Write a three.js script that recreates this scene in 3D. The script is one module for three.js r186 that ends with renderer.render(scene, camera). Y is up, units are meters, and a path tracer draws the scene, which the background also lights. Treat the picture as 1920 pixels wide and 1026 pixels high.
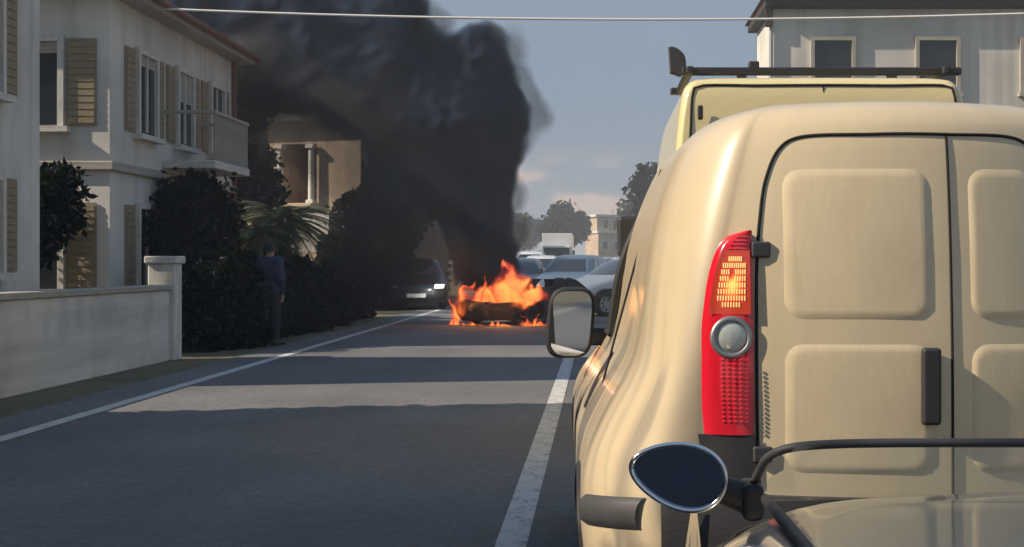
import * as THREE from 'three';
import { mergeGeometries, mergeVertices, toCreasedNormals } from 'three/addons/utils/BufferGeometryUtils.js';
import { RoundedBoxGeometry } from 'three/addons/geometries/RoundedBoxGeometry.js';
import { ImprovedNoise } from 'three/addons/math/ImprovedNoise.js';

/* ------------------------------------------------------------------ camera, sky, sun, exposure */
const scene = new THREE.Scene();
const renderer = new THREE.WebGLRenderer({ antialias: true });
renderer.toneMapping = THREE.LinearToneMapping;
renderer.toneMappingExposure = 2.1;
renderer.shadowMap.enabled = true;
const EYE = 1.3, F = 2800;                       // phone held 1.3 m up, focal length in photo pixels
const camera = new THREE.PerspectiveCamera(2 * Math.atan(513 / F) * 180 / Math.PI, 1920 / 1026, 0.05, 3000);
camera.position.set(0, EYE, 0);
camera.lookAt(0, EYE, -10);
camera.setViewOffset(1920, 1026, -162, 20, 1920, 1026);   // lens shift: the road runs to (1122, 493)

function mulberry(a) { return () => { a = (a + 0x6d2b79f5) | 0; let t = Math.imul(a ^ (a >>> 15), 1 | a); t = (t + Math.imul(t ^ (t >>> 7), 61 | t)) ^ t; return ((t ^ (t >>> 14)) >>> 0) / 4294967296; }; }
const NO = new ImprovedNoise();
const fbm = (x, y, z, o = 4) => { let s = 0, a = 0.5; for (let i = 0; i < o; i++) { s += a * NO.noise(x, y, z); x = x * 2.03 + 7.1; y = y * 2.03 + 3.3; z = z * 2.03 + 1.7; a *= 0.5; } return s; };
const clamp = (x, a = 0, b = 1) => Math.min(b, Math.max(a, x)), sst = (a, b, x) => { const t = clamp((x - a) / (b - a)); return t * t * (3 - 2 * t); }, mix = (a, b, t) => a + (b - a) * t;

{ // sky: dull blue air, paler and greyer to the horizon, thin warm clouds low down
  const RC = mulberry(71), CLU = [[-90.3, 2.9, 2.6, 0.75], [-87.2, 2.3, 2.2, 0.5]]; for (let i = 0; i < 26; i++) CLU.push([RC() * 360 - 180, 1.8 + 3 * RC(), 2 + 4 * RC(), 0.5 + 0.7 * RC()]);
  const W = 4096, H = 2048, d = new Float32Array(W * H * 4), k = 1 / 2.1;
  for (let r = 0; r < H; r++) {
    const el = ((r + 0.5) / H - 0.5) * 180, y = Math.sin(el * Math.PI / 180), up = clamp(el / 90);
    const t1 = sst(0, 7, el), t2 = sst(8, 70, el);
    const base = [mix(mix(0.345, 0.265, t1), 0.17, t2), mix(mix(0.36, 0.335, t1), 0.27, t2), mix(mix(0.395, 0.425, t1), 0.45, t2)];
    for (let c = 0; c < W; c++) {
      const az = ((c + 0.5) / W) * 360, a = az * Math.PI / 180, o = (r * W + c) * 4, cx = Math.cos(a), cz = Math.sin(a);
      let cl = 0, bright = 0;
      if (el > 0 && el < 40) {
        const n = fbm(cx * 14 + 3, el * 0.75, cz * 14 + 8, 5), band = sst(0.8, 2.0, el) * (1 - sst(2.8, 4.6, el));
        let cs = 0; for (const q of CLU) { let da = az - 180 - q[0]; da -= 360 * Math.round(da / 360); const r2 = (da / q[2]) ** 2 + ((el - q[1]) / q[3]) ** 2; if (r2 < 9) cs += Math.exp(-r2); }
        cl = clamp(sst(0.0, 0.22, n + 0.08) * band * 0.6 + clamp(cs) * sst(-0.16, 0.2, n) * 1.1);
        const n2 = fbm(cx * 5 + 9, el * 0.22, cz * 5 + 2, 4);
        bright = sst(0.02, 0.4, n2) * 0.12 * sst(3, 10, el) * (1 - sst(20, 40, el));
      }
      const w = [0.62, 0.5, 0.44], g = [0.42, 0.45, 0.5];
      for (let q = 0; q < 3; q++) d[o + q] = k * mix(mix(base[q], g[q], bright), w[q], cl);
      d[o + 3] = 1;
    }
  }
  const sky = new THREE.DataTexture(d, W, H, THREE.RGBAFormat, THREE.FloatType);
  sky.mapping = THREE.EquirectangularReflectionMapping; sky.magFilter = THREE.LinearFilter; sky.needsUpdate = true;
  scene.background = sky; scene.environment = sky;
}
const SUNDIR = new THREE.Vector3(-0.807, 0.574, 0.18).normalize();
const sun = new THREE.DirectionalLight(new THREE.Color(1, 0.86, 0.68), 3.1);
sun.position.copy(SUNDIR).multiplyScalar(60).add(new THREE.Vector3(0, 0, -25)); sun.target.position.set(0, 0, -25);
sun.castShadow = true; Object.assign(sun.shadow.camera, { left: -60, right: 60, top: 60, bottom: -60, near: 1, far: 200 }); sun.shadow.mapSize.set(4096, 4096);
scene.add(sun, sun.target);
scene.fog = new THREE.FogExp2(new THREE.Color(0.80, 0.87, 0.95), 0.0016);

/* ------------------------------------------------------------------ helpers */
const used = {};
const numbered = (n) => { if (!(n in used)) { used[n] = 0; return n; } used[n]++; return `${n}_${String(used[n]).padStart(3, '0')}`; };
function tag(o, label, category, group, kind) { if (label) o.userData.label = label; if (category) o.userData.category = category; if (group) o.userData.group = group; if (kind) o.userData.kind = kind; return o; }
function thing(name, label, category, pos = [0, 0, 0], turn = 0, group) { const g = new THREE.Group(); g.name = numbered(name); g.position.set(...pos); g.rotation.y = turn; tag(g, label, category, group); scene.add(g); return g; }
function part(name, geo, mat, parent) { const m = new THREE.Mesh(geo, mat); m.name = name; m.castShadow = m.receiveShadow = true; parent.add(m); return m; }
function struct(name, geo, mat, parent = scene) { const m = part(name, geo, mat, parent); if (parent === scene) m.userData.kind = 'structure'; return m; }
const merge = (l) => mergeGeometries(l.map((g) => { const h = g.index ? g.toNonIndexed() : g; for (const k of Object.keys(h.attributes)) if (!['position', 'normal', 'uv'].includes(k)) h.deleteAttribute(k); return h; }));
const box = (w, h, d, x = 0, y = 0, z = 0) => new THREE.BoxGeometry(w, h, d).translate(x, y, z);
const rbox = (w, h, d, r, x = 0, y = 0, z = 0, s = 2) => new RoundedBoxGeometry(w, h, d, s, r).translate(x, y, z);
const V = (x, y, z) => new THREE.Vector3(x, y, z);
const tube = (pts, r, rs = 8, n = 0, closed = false) => new THREE.TubeGeometry(new THREE.CatmullRomCurve3(pts, closed, 'centripetal'), n || pts.length * 4, r, rs, closed);
function bar(a, b, r0, r1 = r0, seg = 8) { const d = b.clone().sub(a), g = new THREE.CylinderGeometry(r1, r0, d.length(), seg, 1); g.translate(0, d.length() / 2, 0); g.applyQuaternion(new THREE.Quaternion().setFromUnitVectors(V(0, 1, 0), d.normalize())); g.translate(a.x, a.y, a.z); return g; }
function gridGeo(nu, nv, f, flip) { // f(u, v) -> Vector3
  const p = [], uv = [], ix = [];
  for (let j = 0; j <= nv; j++) for (let i = 0; i <= nu; i++) { const q = f(i / nu, j / nv); p.push(q.x, q.y, q.z); uv.push(i / nu, j / nv); }
  for (let j = 0; j < nv; j++) for (let i = 0; i < nu; i++) { const a = j * (nu + 1) + i, b = a + 1, c = a + nu + 1, d = c + 1; if (flip) ix.push(a, c, b, b, c, d); else ix.push(a, b, c, b, d, c); }
  const g = new THREE.BufferGeometry(); g.setAttribute('position', new THREE.Float32BufferAttribute(p, 3)); g.setAttribute('uv', new THREE.Float32BufferAttribute(uv, 2)); g.setIndex(ix); g.computeVertexNormals(); return g;
}
function curve(keys) { // monotone cubic through [x, y] rows
  const n = keys.length, x = keys.map((k) => k[0]), y = keys.map((k) => k[1]), s = [], m = [];
  for (let i = 0; i < n - 1; i++) s.push((y[i + 1] - y[i]) / (x[i + 1] - x[i]));
  for (let i = 0; i < n; i++) m.push(i === 0 ? s[0] : i === n - 1 ? s[n - 2] : s[i - 1] * s[i] <= 0 ? 0 : 2 / (1 / s[i - 1] + 1 / s[i]));
  return (q) => { if (q <= x[0]) return y[0]; if (q >= x[n - 1]) return y[n - 1]; let i = 0; while (q > x[i + 1]) i++; const h = x[i + 1] - x[i], t = (q - x[i]) / h, t2 = t * t, t3 = t2 * t; return y[i] * (2 * t3 - 3 * t2 + 1) + h * m[i] * (t3 - 2 * t2 + t) + y[i + 1] * (-2 * t3 + 3 * t2) + h * m[i + 1] * (t3 - t2); };
}
/* textures */
function tileNoise(seed) { const R = mulberry(seed), T = new Float32Array(65536).map(() => R()); return (x, y, per) => { const xi = Math.floor(x), yi = Math.floor(y), fx = x - xi, fy = y - yi, u = fx * fx * (3 - 2 * fx), v = fy * fy * (3 - 2 * fy), h = (a, b) => T[((((b % per) + per) % per) * 251 + (((a % per) + per) % per) * 3 + per * 17) & 65535]; return mix(mix(h(xi, yi), h(xi + 1, yi), u), mix(h(xi, yi + 1), h(xi + 1, yi + 1), u), v); }; }
function texture(n, f, srgb = false) { const d = new Uint8Array(n * n * 4); for (let y = 0; y < n; y++) for (let x = 0; x < n; x++) { const c = f(x / n, y / n), o = (y * n + x) * 4; for (let k = 0; k < 3; k++) d[o + k] = clamp(c[k]) * 255; d[o + 3] = 255; } const t = new THREE.DataTexture(d, n, n); t.wrapS = t.wrapT = THREE.RepeatWrapping; t.magFilter = THREE.LinearFilter; if (srgb) t.colorSpace = THREE.SRGBColorSpace; t.needsUpdate = true; return t; }
const rep = (t, x, y = x) => { const c = t.clone(); c.repeat.set(x, y); c.needsUpdate = true; return c; };
const N1 = tileNoise(11), N2 = tileNoise(23);
const oct = (N, u, v, p, o) => { let s = 0, a = 0.5, w = 0; for (let i = 0; i < o; i++) { s += a * N(u * p, v * p, p); w += a; a *= 0.55; p *= 2; } return s / w; };
const enc = (x) => Math.pow(clamp(x), 1 / 2.2);
const asphaltMap = texture(1024, (u, v) => { const l = oct(N1, u, v, 3, 4), f = oct(N2, u, v, 128, 3), sp = N1(u * 256, v * 256, 256) > 0.88 ? 0.05 : 0; const k = 0.132 * (0.72 + 0.55 * l) * (0.7 + 0.6 * f) + sp; return [enc(k * 1.0), enc(k * 1.0), enc(k * 1.02)]; }, true);
const fineBump = texture(512, (u, v) => { const f = oct(N2, u, v, 64, 4); return [f, f, f]; });
const plasterMap = texture(512, (u, v) => { const l = oct(N1, u, v, 4, 5), s = oct(N2, u * 1, v, 8, 3); const r = oct(N2, u, v * 0.05, 24, 3), k = 0.84 + 0.44 * (l - 0.5) + 0.2 * (s - 0.5) - 0.22 * sst(0.55, 0.8, r) * oct(N1, u, v, 3, 2); return [k, k * 0.985, k * 0.955]; });
const earthMap = texture(512, (u, v) => { const l = oct(N1, u, v, 6, 5), g = oct(N2, u, v, 20, 4); const k = 0.5 + 0.6 * (l - 0.3); return [k * mix(0.62, 0.36, g), k * mix(0.54, 0.4, g), k * mix(0.42, 0.2, g)]; });
const dirtMap = texture(512, (u, v) => { const l = oct(N1, u, v, 3, 5), f = oct(N2, u, v * 0.25, 32, 3); const k = clamp(0.9 + 0.16 * (l - 0.5) + 0.1 * (f - 0.5)); return [k, k * 0.995, k * 0.98]; });
const flankReflectionMap = texture(1024, (u, v) => { // wavy tree reflections painted as grey streaks down the flanks, heavier low down
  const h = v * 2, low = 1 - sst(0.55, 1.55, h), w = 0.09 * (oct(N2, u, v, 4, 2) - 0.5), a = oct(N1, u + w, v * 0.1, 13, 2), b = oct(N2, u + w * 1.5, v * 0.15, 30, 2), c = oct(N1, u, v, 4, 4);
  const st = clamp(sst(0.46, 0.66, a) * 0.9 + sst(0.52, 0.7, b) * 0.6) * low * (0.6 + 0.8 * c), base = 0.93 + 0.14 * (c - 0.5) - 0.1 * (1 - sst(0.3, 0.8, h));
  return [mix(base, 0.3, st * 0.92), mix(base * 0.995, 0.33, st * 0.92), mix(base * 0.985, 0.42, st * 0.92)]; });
const lineMap = texture(512, (u, v) => { const l = oct(N1, u, v, 10, 4), f = oct(N2, u, v, 90, 2); const worn = sst(0.62, 0.72, l * 0.6 + f * 0.5); const k = mix(0.86, 0.45, worn); return [k, k, k * 0.98]; });
const glowMap = texture(64, (u, v) => { const a = Math.exp(-(((u - 0.52) / 0.3) ** 2 + ((v - 0.45) / 0.28) ** 2)), b = Math.exp(-(((u - 0.42) / 0.09) ** 2 + ((v - 0.62) / 0.07) ** 2)) * 0.6; return [0.2 + 0.8 * a - b * 0.5, 0.9 * a * a - b, 0.4 * a ** 3 - b]; }, true);
const charMap = texture(256, (u, v) => { const l = oct(N1, u, v, 6, 5); const k = 0.04 + 0.09 * sst(0.5, 0.75, l); return [k * 1.15, k, k * 0.9]; });

const L = (r, g, b) => new THREE.Color().setRGB(r, g, b);
const std = (o) => new THREE.MeshStandardMaterial(o), phy = (o) => new THREE.MeshPhysicalMaterial(o);
const M = {
  asphalt: std({ map: asphaltMap, vertexColors: true, bumpMap: fineBump, bumpScale: 0.004, roughness: 0.85 }),
  paintLine: std({ color: L(0.62, 0.62, 0.6), map: lineMap, roughness: 0.7, bumpMap: fineBump, bumpScale: 0.002 }),
  earth: std({ color: L(0.42, 0.4, 0.36), map: earthMap, roughness: 1, bumpMap: fineBump, bumpScale: 0.03 }),
  plaster: std({ color: L(0.46, 0.43, 0.38), map: plasterMap, roughness: 0.95 }),
  white: std({ color: L(0.74, 0.72, 0.68), map: plasterMap, roughness: 0.9 }),
  stucco: std({ color: L(0.5, 0.385, 0.285), map: plasterMap, roughness: 0.95 }),
  tan: std({ color: L(0.35, 0.285, 0.195), map: plasterMap, roughness: 0.95 }),
  peach: std({ color: L(0.6, 0.46, 0.34), map: plasterMap, roughness: 0.95 }),
  tile: std({ color: L(0.34, 0.13, 0.07), map: plasterMap, roughness: 0.9 }),
  darkWood: std({ color: L(0.035, 0.03, 0.028), roughness: 0.7 }),
  brown: std({ color: L(0.16, 0.06, 0.035), roughness: 0.6 }),
  window: std({ color: L(0.02, 0.025, 0.03), roughness: 0.08, metalness: 0.0 }),
  bark: std({ color: L(0.11, 0.085, 0.06), map: plasterMap, bumpMap: fineBump, bumpScale: 0.03, roughness: 1 }),
  metal: std({ color: L(0.35, 0.36, 0.37), roughness: 0.45, metalness: 0.8 }),
  chrome: std({ color: L(0.78, 0.79, 0.8), roughness: 0.12, metalness: 1 }),
  mirror: std({ color: L(0.72, 0.75, 0.78), roughness: 0.03, metalness: 1 }),
  blackPlastic: std({ color: L(0.022, 0.022, 0.024), roughness: 0.55, bumpMap: fineBump, bumpScale: 0.0006 }),
  greyPlastic: std({ color: L(0.045, 0.045, 0.048), roughness: 0.6 }),
  rubber: std({ color: L(0.02, 0.02, 0.02), roughness: 0.85 }),
  gap: std({ color: L(0.012, 0.012, 0.012), roughness: 0.9 }),
  glassDark: phy({ color: L(0.015, 0.018, 0.02), roughness: 0.04, clearcoat: 1, clearcoatRoughness: 0.02 }),
  glassPane: phy({ color: L(0.93, 0.96, 0.95), transmission: 1, thickness: 0, roughness: 0.02, ior: 1.45 }),
  cream: phy({ color: L(0.62, 0.505, 0.335), map: flankReflectionMap, roughness: 0.42, clearcoat: 0.7, clearcoatRoughness: 0.16 }),
  creamDoor: phy({ color: L(0.66, 0.545, 0.36), map: dirtMap, roughness: 0.4, clearcoat: 0.7, clearcoatRoughness: 0.12 }),
  yellow: phy({ color: L(0.8, 0.67, 0.35), map: dirtMap, roughness: 0.4, clearcoat: 0.8, clearcoatRoughness: 0.08 }),
  silver: phy({ color: L(0.42, 0.44, 0.45), roughness: 0.32, metalness: 0.6, clearcoat: 1, clearcoatRoughness: 0.05 }),
  champagne: phy({ color: L(0.36, 0.34, 0.3), map: dirtMap, roughness: 0.34, metalness: 0.55, clearcoat: 1, clearcoatRoughness: 0.05 }),
  darkCar: phy({ color: L(0.02, 0.024, 0.03), roughness: 0.3, clearcoat: 1, clearcoatRoughness: 0.05 }),
  blueCar: phy({ color: L(0.09, 0.14, 0.2), roughness: 0.3, metalness: 0.3, clearcoat: 1, clearcoatRoughness: 0.05 }),
  whiteCar: phy({ color: L(0.7, 0.7, 0.7), roughness: 0.35, clearcoat: 1, clearcoatRoughness: 0.05 }),
  charred: std({ color: L(0.5, 0.5, 0.5), map: charMap, roughness: 0.95, bumpMap: fineBump, bumpScale: 0.02 }),
  lampGlass: phy({ color: L(0.55, 0.57, 0.6), roughness: 0.1, clearcoat: 1, metalness: 0.4 }),
  redLens: phy({ color: L(0.62, 0.012, 0.028), roughness: 0.16, clearcoat: 1, clearcoatRoughness: 0.03 }),
  redDeep: phy({ color: L(0.72, 0.03, 0.06), roughness: 0.3, clearcoat: 1, clearcoatRoughness: 0.05 }),
  clearLens: phy({ color: L(0.55, 0.58, 0.52), roughness: 0.18, clearcoat: 1, metalness: 0.25 }),
  plate: std({ color: L(0.7, 0.7, 0.7), roughness: 0.5 }),
};

/* plan-outline loft: every height y has its own front z, rear z, half width and corner sizes */
class Shell {
  constructor(o) { Object.assign(this, { zf: curve(o.zf), zr: curve(o.zr), hw: curve(o.hw), hf: curve(o.hf), hr: curve(o.hr), af: o.af, ar: o.ar, bow: o.bow || 0.05, bowR: o.bowR ?? o.bow ?? 0.05, arches: o.arches || [] }); }
  // front is at -z
  lens(y) { const zf = this.zf(y), zr = this.zr(y), l = Math.max(0.02, zr - zf); return [zf, zr, Math.min(this.af, l * 0.45), Math.min(this.ar, l * 0.45)]; }
  half(z, y) { const [zf, zr, af, ar] = this.lens(y), h = this.hw(y); let w = h; const tf = clamp((zf + af - z) / af), tr = clamp((z - (zr - ar)) / ar); w -= Math.max(0, h - this.hf(y)) * (1 - Math.sqrt(1 - tf * tf)); w -= Math.max(0, h - this.hr(y)) * (1 - Math.sqrt(1 - tr * tr)); return w; }
  flank(s, z, y, off = 0) { const e = 0.004, n = V(this.half(z, y + e) - this.half(z, y - e), 0, 0).x / (2 * e), k = 1 / Math.sqrt(1 + n * n); return V(s * (this.half(z, y) + off * k), y - off * k * n, z); }
  face(front, x, y, off = 0) { const [zf, zr, af, ar] = this.lens(y), w = Math.min(front ? this.hf(y) : this.hr(y), this.hw(y)), h = this.hw(y), a = front ? af : ar, ax = Math.abs(x); let d; if (ax <= w) d = (front ? this.bow : this.bowR) * (1 - (ax / Math.max(w, 1e-3)) ** 2); else { const t = 1 - clamp((ax - w) / Math.max(1e-4, h - w)); d = -a * (1 - Math.sqrt(1 - (1 - t) * (1 - t))); } return V(x, y, front ? zf - d - off : zr + d + off); }
  ring(y, n) { // half ring, front centre to rear centre, on the -x side
    const [zf, zr, af, ar] = this.lens(y), h = this.hw(y), wf = Math.min(h, this.hf(y)), wr = Math.min(h, this.hr(y)), out = [];
    for (let i = 0; i < n[0]; i++) { const x = -wf * i / n[0]; out.push(this.face(true, x, y)); }
    for (let i = 0; i < n[1]; i++) { const a = i / n[1] * Math.PI / 2; out.push(V(-(wf + (h - wf) * Math.sin(a)), y, zf + af * (1 - Math.cos(a)))); }
    for (let i = 0; i < n[2]; i++) { const z = mix(zf + af, zr - ar, i / n[2]); let x = -h; for (const A of this.arches) if ((z - A[0]) ** 2 + (y - A[1]) ** 2 < A[2] ** 2) x += 0.2; out.push(V(x, y, z)); }
    for (let i = 0; i < n[3]; i++) { const a = i / n[3] * Math.PI / 2; let z = zr - ar * (1 - Math.sin(a)), x = -(wr + (h - wr) * Math.cos(a)); for (const A of this.arches) if ((z - A[0]) ** 2 + (y - A[1]) ** 2 < A[2] ** 2) x += 0.2; out.push(V(x, y, z)); }
    for (let i = 0; i <= n[4]; i++) { const x = -wr * (1 - i / n[4]); out.push(this.face(false, x, y)); }
    return out;
  }
  body(ys, n = [8, 6, 30, 8, 10], uvScale = 1, byZ = false, rear = 0) {
    const p = [], uv = [], ix = []; let cols = 0; const ref = []; if (byZ) { let a = 0; const l = this.ring(1.0, n), all = [...l, ...l.slice(1, -1).reverse().map((q) => V(-q.x, q.y, q.z))]; all.forEach((q, i) => { if (i) a += q.distanceTo(all[i - 1]); ref.push(a); }); }
    for (const y of ys) { const l = this.ring(y, n), r = l.slice(1, -1).reverse().map((q) => V(-q.x, q.y, q.z)), all = [...l, ...r]; cols = all.length; let s = 0; all.forEach((q, i) => { if (i) s += q.distanceTo(all[i - 1]); p.push(q.x, q.y, q.z); uv.push((byZ ? ref[i] : s) * uvScale, y * uvScale); }); }
    for (let j = 0; j < ys.length - 1; j++) for (let i = 0; i < cols; i++) { const a = j * cols + i, b = j * cols + (i + 1) % cols, c = a + cols, d = b + cols; ix.push(a, c, b, b, c, d); }
    const g = new THREE.BufferGeometry(); g.setAttribute('position', new THREE.Float32BufferAttribute(p, 3)); g.setAttribute('uv', new THREE.Float32BufferAttribute(uv, 2));
    const c0 = n[0] + n[1] + n[2] + n[3], back = []; if (rear) { const keep = []; for (let k = 0; k < ix.length; k += 6) { const q = k / 6, i = q % cols, y = ys[Math.floor(q / cols)]; (i >= c0 && i < c0 + 2 * n[4] && y < rear ? back : keep).push(...ix.slice(k, k + 6)); } ix.length = 0; for (const q of keep) ix.push(q); }
    const top = (ys.length - 1) * cols; p.push(0, ys[ys.length - 1] + 0.004, (this.zf(ys[ys.length - 1]) + this.zr(ys[ys.length - 1])) / 2); uv.push(0, 0); const ci = p.length / 3 - 1;
    for (let i = 0; i < cols; i++) ix.push(top + i, ci, top + (i + 1) % cols);
    g.setAttribute('position', new THREE.Float32BufferAttribute(p, 3)); g.setAttribute('uv', new THREE.Float32BufferAttribute(uv, 2)); const full = [...ix, ...back]; g.setIndex(full); g.computeVertexNormals(); g.setIndex(ix); if (rear) { this.back = g.clone(); this.back.setIndex(back); } return g;
  }
  // patch on a flank: bottom edge z0..z1 at y0, top edge z2..z3 at y1
  side(s, y0, z0, z1, y1, z2, z3, off = 0.006, nu = 8, nv = 6) { return gridGeo(nu, nv, (u, v) => this.flank(s, mix(mix(z0, z1, u), mix(z2, z3, u), v), mix(y0, y1, v), off), s < 0); }
  end(front, y0, x0, x1, y1, x2, x3, off = 0.006, nu = 8, nv = 6) { return gridGeo(nu, nv, (u, v) => this.face(front, mix(mix(x0, x1, u), mix(x2, x3, u), v), mix(y0, y1, v), off), front); }
}
const steps = (a, b, n) => Array.from({ length: n + 1 }, (_, i) => mix(a, b, i / n));

/* leaf clumps for crowns and hedges */
function clump(seed, n, r, leaf, long = 1.6) {
  const R = mulberry(seed), p = [], nn = [];
  for (let i = 0; i < n; i++) {
    const c = V(R() - 0.5, R() - 0.5, R() - 0.5).multiplyScalar(2 * r), d = V(R() - 0.5, R() - 0.5, R() - 0.5).normalize(), e = V(R() - 0.5, R() - 0.5, R() - 0.5).cross(d).normalize(), s = leaf * (0.7 + 0.6 * R());
    const a = c.clone().addScaledVector(d, -s * long / 2), b = c.clone().addScaledVector(d, s * long / 2), l = c.clone().addScaledVector(e, s / 2), m = c.clone().addScaledVector(e, -s / 2), nor = d.clone().cross(e).normalize();
    l.addScaledVector(nor, s * 0.15); m.addScaledVector(nor, s * 0.15);
    for (const q of [a, l, b, a, b, m]) { p.push(q.x, q.y, q.z); nn.push(nor.x, nor.y, nor.z); }
  }
  const g = new THREE.BufferGeometry(); g.setAttribute('position', new THREE.Float32BufferAttribute(p, 3)); g.setAttribute('normal', new THREE.Float32BufferAttribute(nn, 3)); return g;
}
const CL = { fine: clump(5, 12, 0.16, 0.075), mid: clump(6, 12, 0.24, 0.12), big: clump(7, 12, 0.42, 0.22), far: clump(8, 10, 0.7, 0.42) };
const leafMat = phy({ color: 0xffffff, roughness: 0.85, transmission: 0.3, thickness: 0, side: THREE.DoubleSide });
function foliage(parent, geo, spots, tint, seed, name = 'crown') {
  const R = mulberry(seed), im = new THREE.InstancedMesh(geo, leafMat, spots.length), m = new THREE.Matrix4(), q = new THREE.Quaternion(), e = new THREE.Euler(), c = new THREE.Color();
  spots.forEach((p, i) => { e.set(R() * 6.3, R() * 6.3, R() * 6.3); const s = 0.75 + 0.55 * R(); m.compose(p, q.setFromEuler(e), V(s, s, s)); im.setMatrixAt(i, m); const k = 0.65 + 0.75 * R(), w = R() * 0.35; c.setRGB(tint[0] * k * (1 + w), tint[1] * k * (1 + w * 0.4), tint[2] * k); im.setColorAt(i, c); });
  im.name = name; im.userData.kind = 'stuff'; im.castShadow = im.receiveShadow = true; parent.add(im); return im;
}
function tree(o) {
  const R = mulberry(o.seed), t = thing(o.name || 'roadside_tree', o.label, o.category || 'tree', o.pos, o.turn || 0, o.group), list = [], tips = [];
  const H = o.h, cr = o.r, cy = H - o.ch / 2;
  const bend = V((R() - 0.5) * 0.3, 0, (R() - 0.5) * 0.3), trunkTop = V(bend.x, H - o.ch * 0.75, bend.z);
  list.push(bar(V(0, -0.1, 0), trunkTop.clone().multiplyScalar(0.5), o.tr, o.tr * 0.8, 10), bar(trunkTop.clone().multiplyScalar(0.5), trunkTop, o.tr * 0.8, o.tr * 0.55, 10));
  const nb = o.nb || 9;
  for (let i = 0; i < nb; i++) { const a = i / nb * 6.28 + R(), u = -0.35 + R() * 1.15, rr = cr * (0.45 + 0.35 * R()) * Math.sqrt(Math.max(0.1, 1 - u * u * 0.8)), tip = V(Math.cos(a) * rr, cy + u * o.ch * 0.42, Math.sin(a) * rr); list.push(bar(trunkTop.clone().lerp(V(0, trunkTop.y * 0.7, 0), R() * 0.6), tip, o.tr * 0.32, o.tr * 0.1, 6)); tips.push(tip); }
  tips.push(V(0, cy + o.ch * 0.3, 0), V(0, cy, 0));
  part('trunk', merge(list), M.bark, t);
  const spots = []; let guard = 0;
  while (spots.length < o.n && guard++ < o.n * 30) {
    const tip = tips[Math.floor(R() * tips.length)], d = V(R() - 0.5, R() - 0.5, R() - 0.5); if (d.length() > 0.5) continue;
    const rad = cr * (0.5 + 0.25 * NO.noise(tip.x * 3 + o.seed, tip.y, tip.z)); const p = tip.clone().add(V(d.x * 2 * rad, d.y * 1.7 * rad * o.ch / (2 * cr), d.z * 2 * rad));
    if (NO.noise(p.x * 1.6 / cr * 1.5 + o.seed, p.y * 1.6 / cr * 1.5, p.z * 1.6 / cr * 1.5) < -0.12) continue;
    spots.push(p);
  }
  foliage(t, o.geo || CL.mid, spots, o.tint, o.seed + 1);
  return t;
}
function hedge(o) { // box-like clipped mass of leaves with a ragged top
  const R = mulberry(o.seed), t = thing(o.name || 'hedge', o.label, 'hedge', o.pos, o.turn || 0, o.group), spots = [], [w, h, d] = o.size, st = [];
  for (let i = 0; i < Math.ceil(d / 0.7); i++) { const z = -d / 2 + (i + 0.5) * d / Math.ceil(d / 0.7); st.push(bar(V((R() - 0.5) * w * 0.3, -0.05, z), V((R() - 0.5) * w * 0.5, h * 0.85, z + (R() - 0.5) * 0.4), 0.05, 0.02, 6)); }
  part('stems', merge(st), M.bark, t).userData.kind = 'stuff';
  for (let i = 0; i < o.n; i++) {
    let p = V((R() - 0.5) * w, R() * h, (R() - 0.5) * d); const k = R();
    if (k < 0.45) p.x = (R() < 0.5 ? -1 : 1) * w / 2; else if (k < 0.6) p.y = h; else if (k < 0.7) p.z = (R() < 0.5 ? -1 : 1) * d / 2;
    const bul = NO.noise(p.z * 0.9 + o.seed, p.y * 0.9, p.x) * (o.rag ?? 0.35); p.x += Math.sign(p.x) * bul; if (p.y > h * 0.6) p.y += NO.noise(p.z * 0.8, o.seed, p.x) * (o.rag ?? 0.35) * 1.4;
    p.x += (R() - 0.5) * 0.14; p.y = Math.max(0.05, p.y + (R() - 0.5) * 0.14); spots.push(p);
  }
  foliage(t, o.geo || CL.fine, spots, o.tint, o.seed + 1, 'foliage');
  return t;
}

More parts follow.
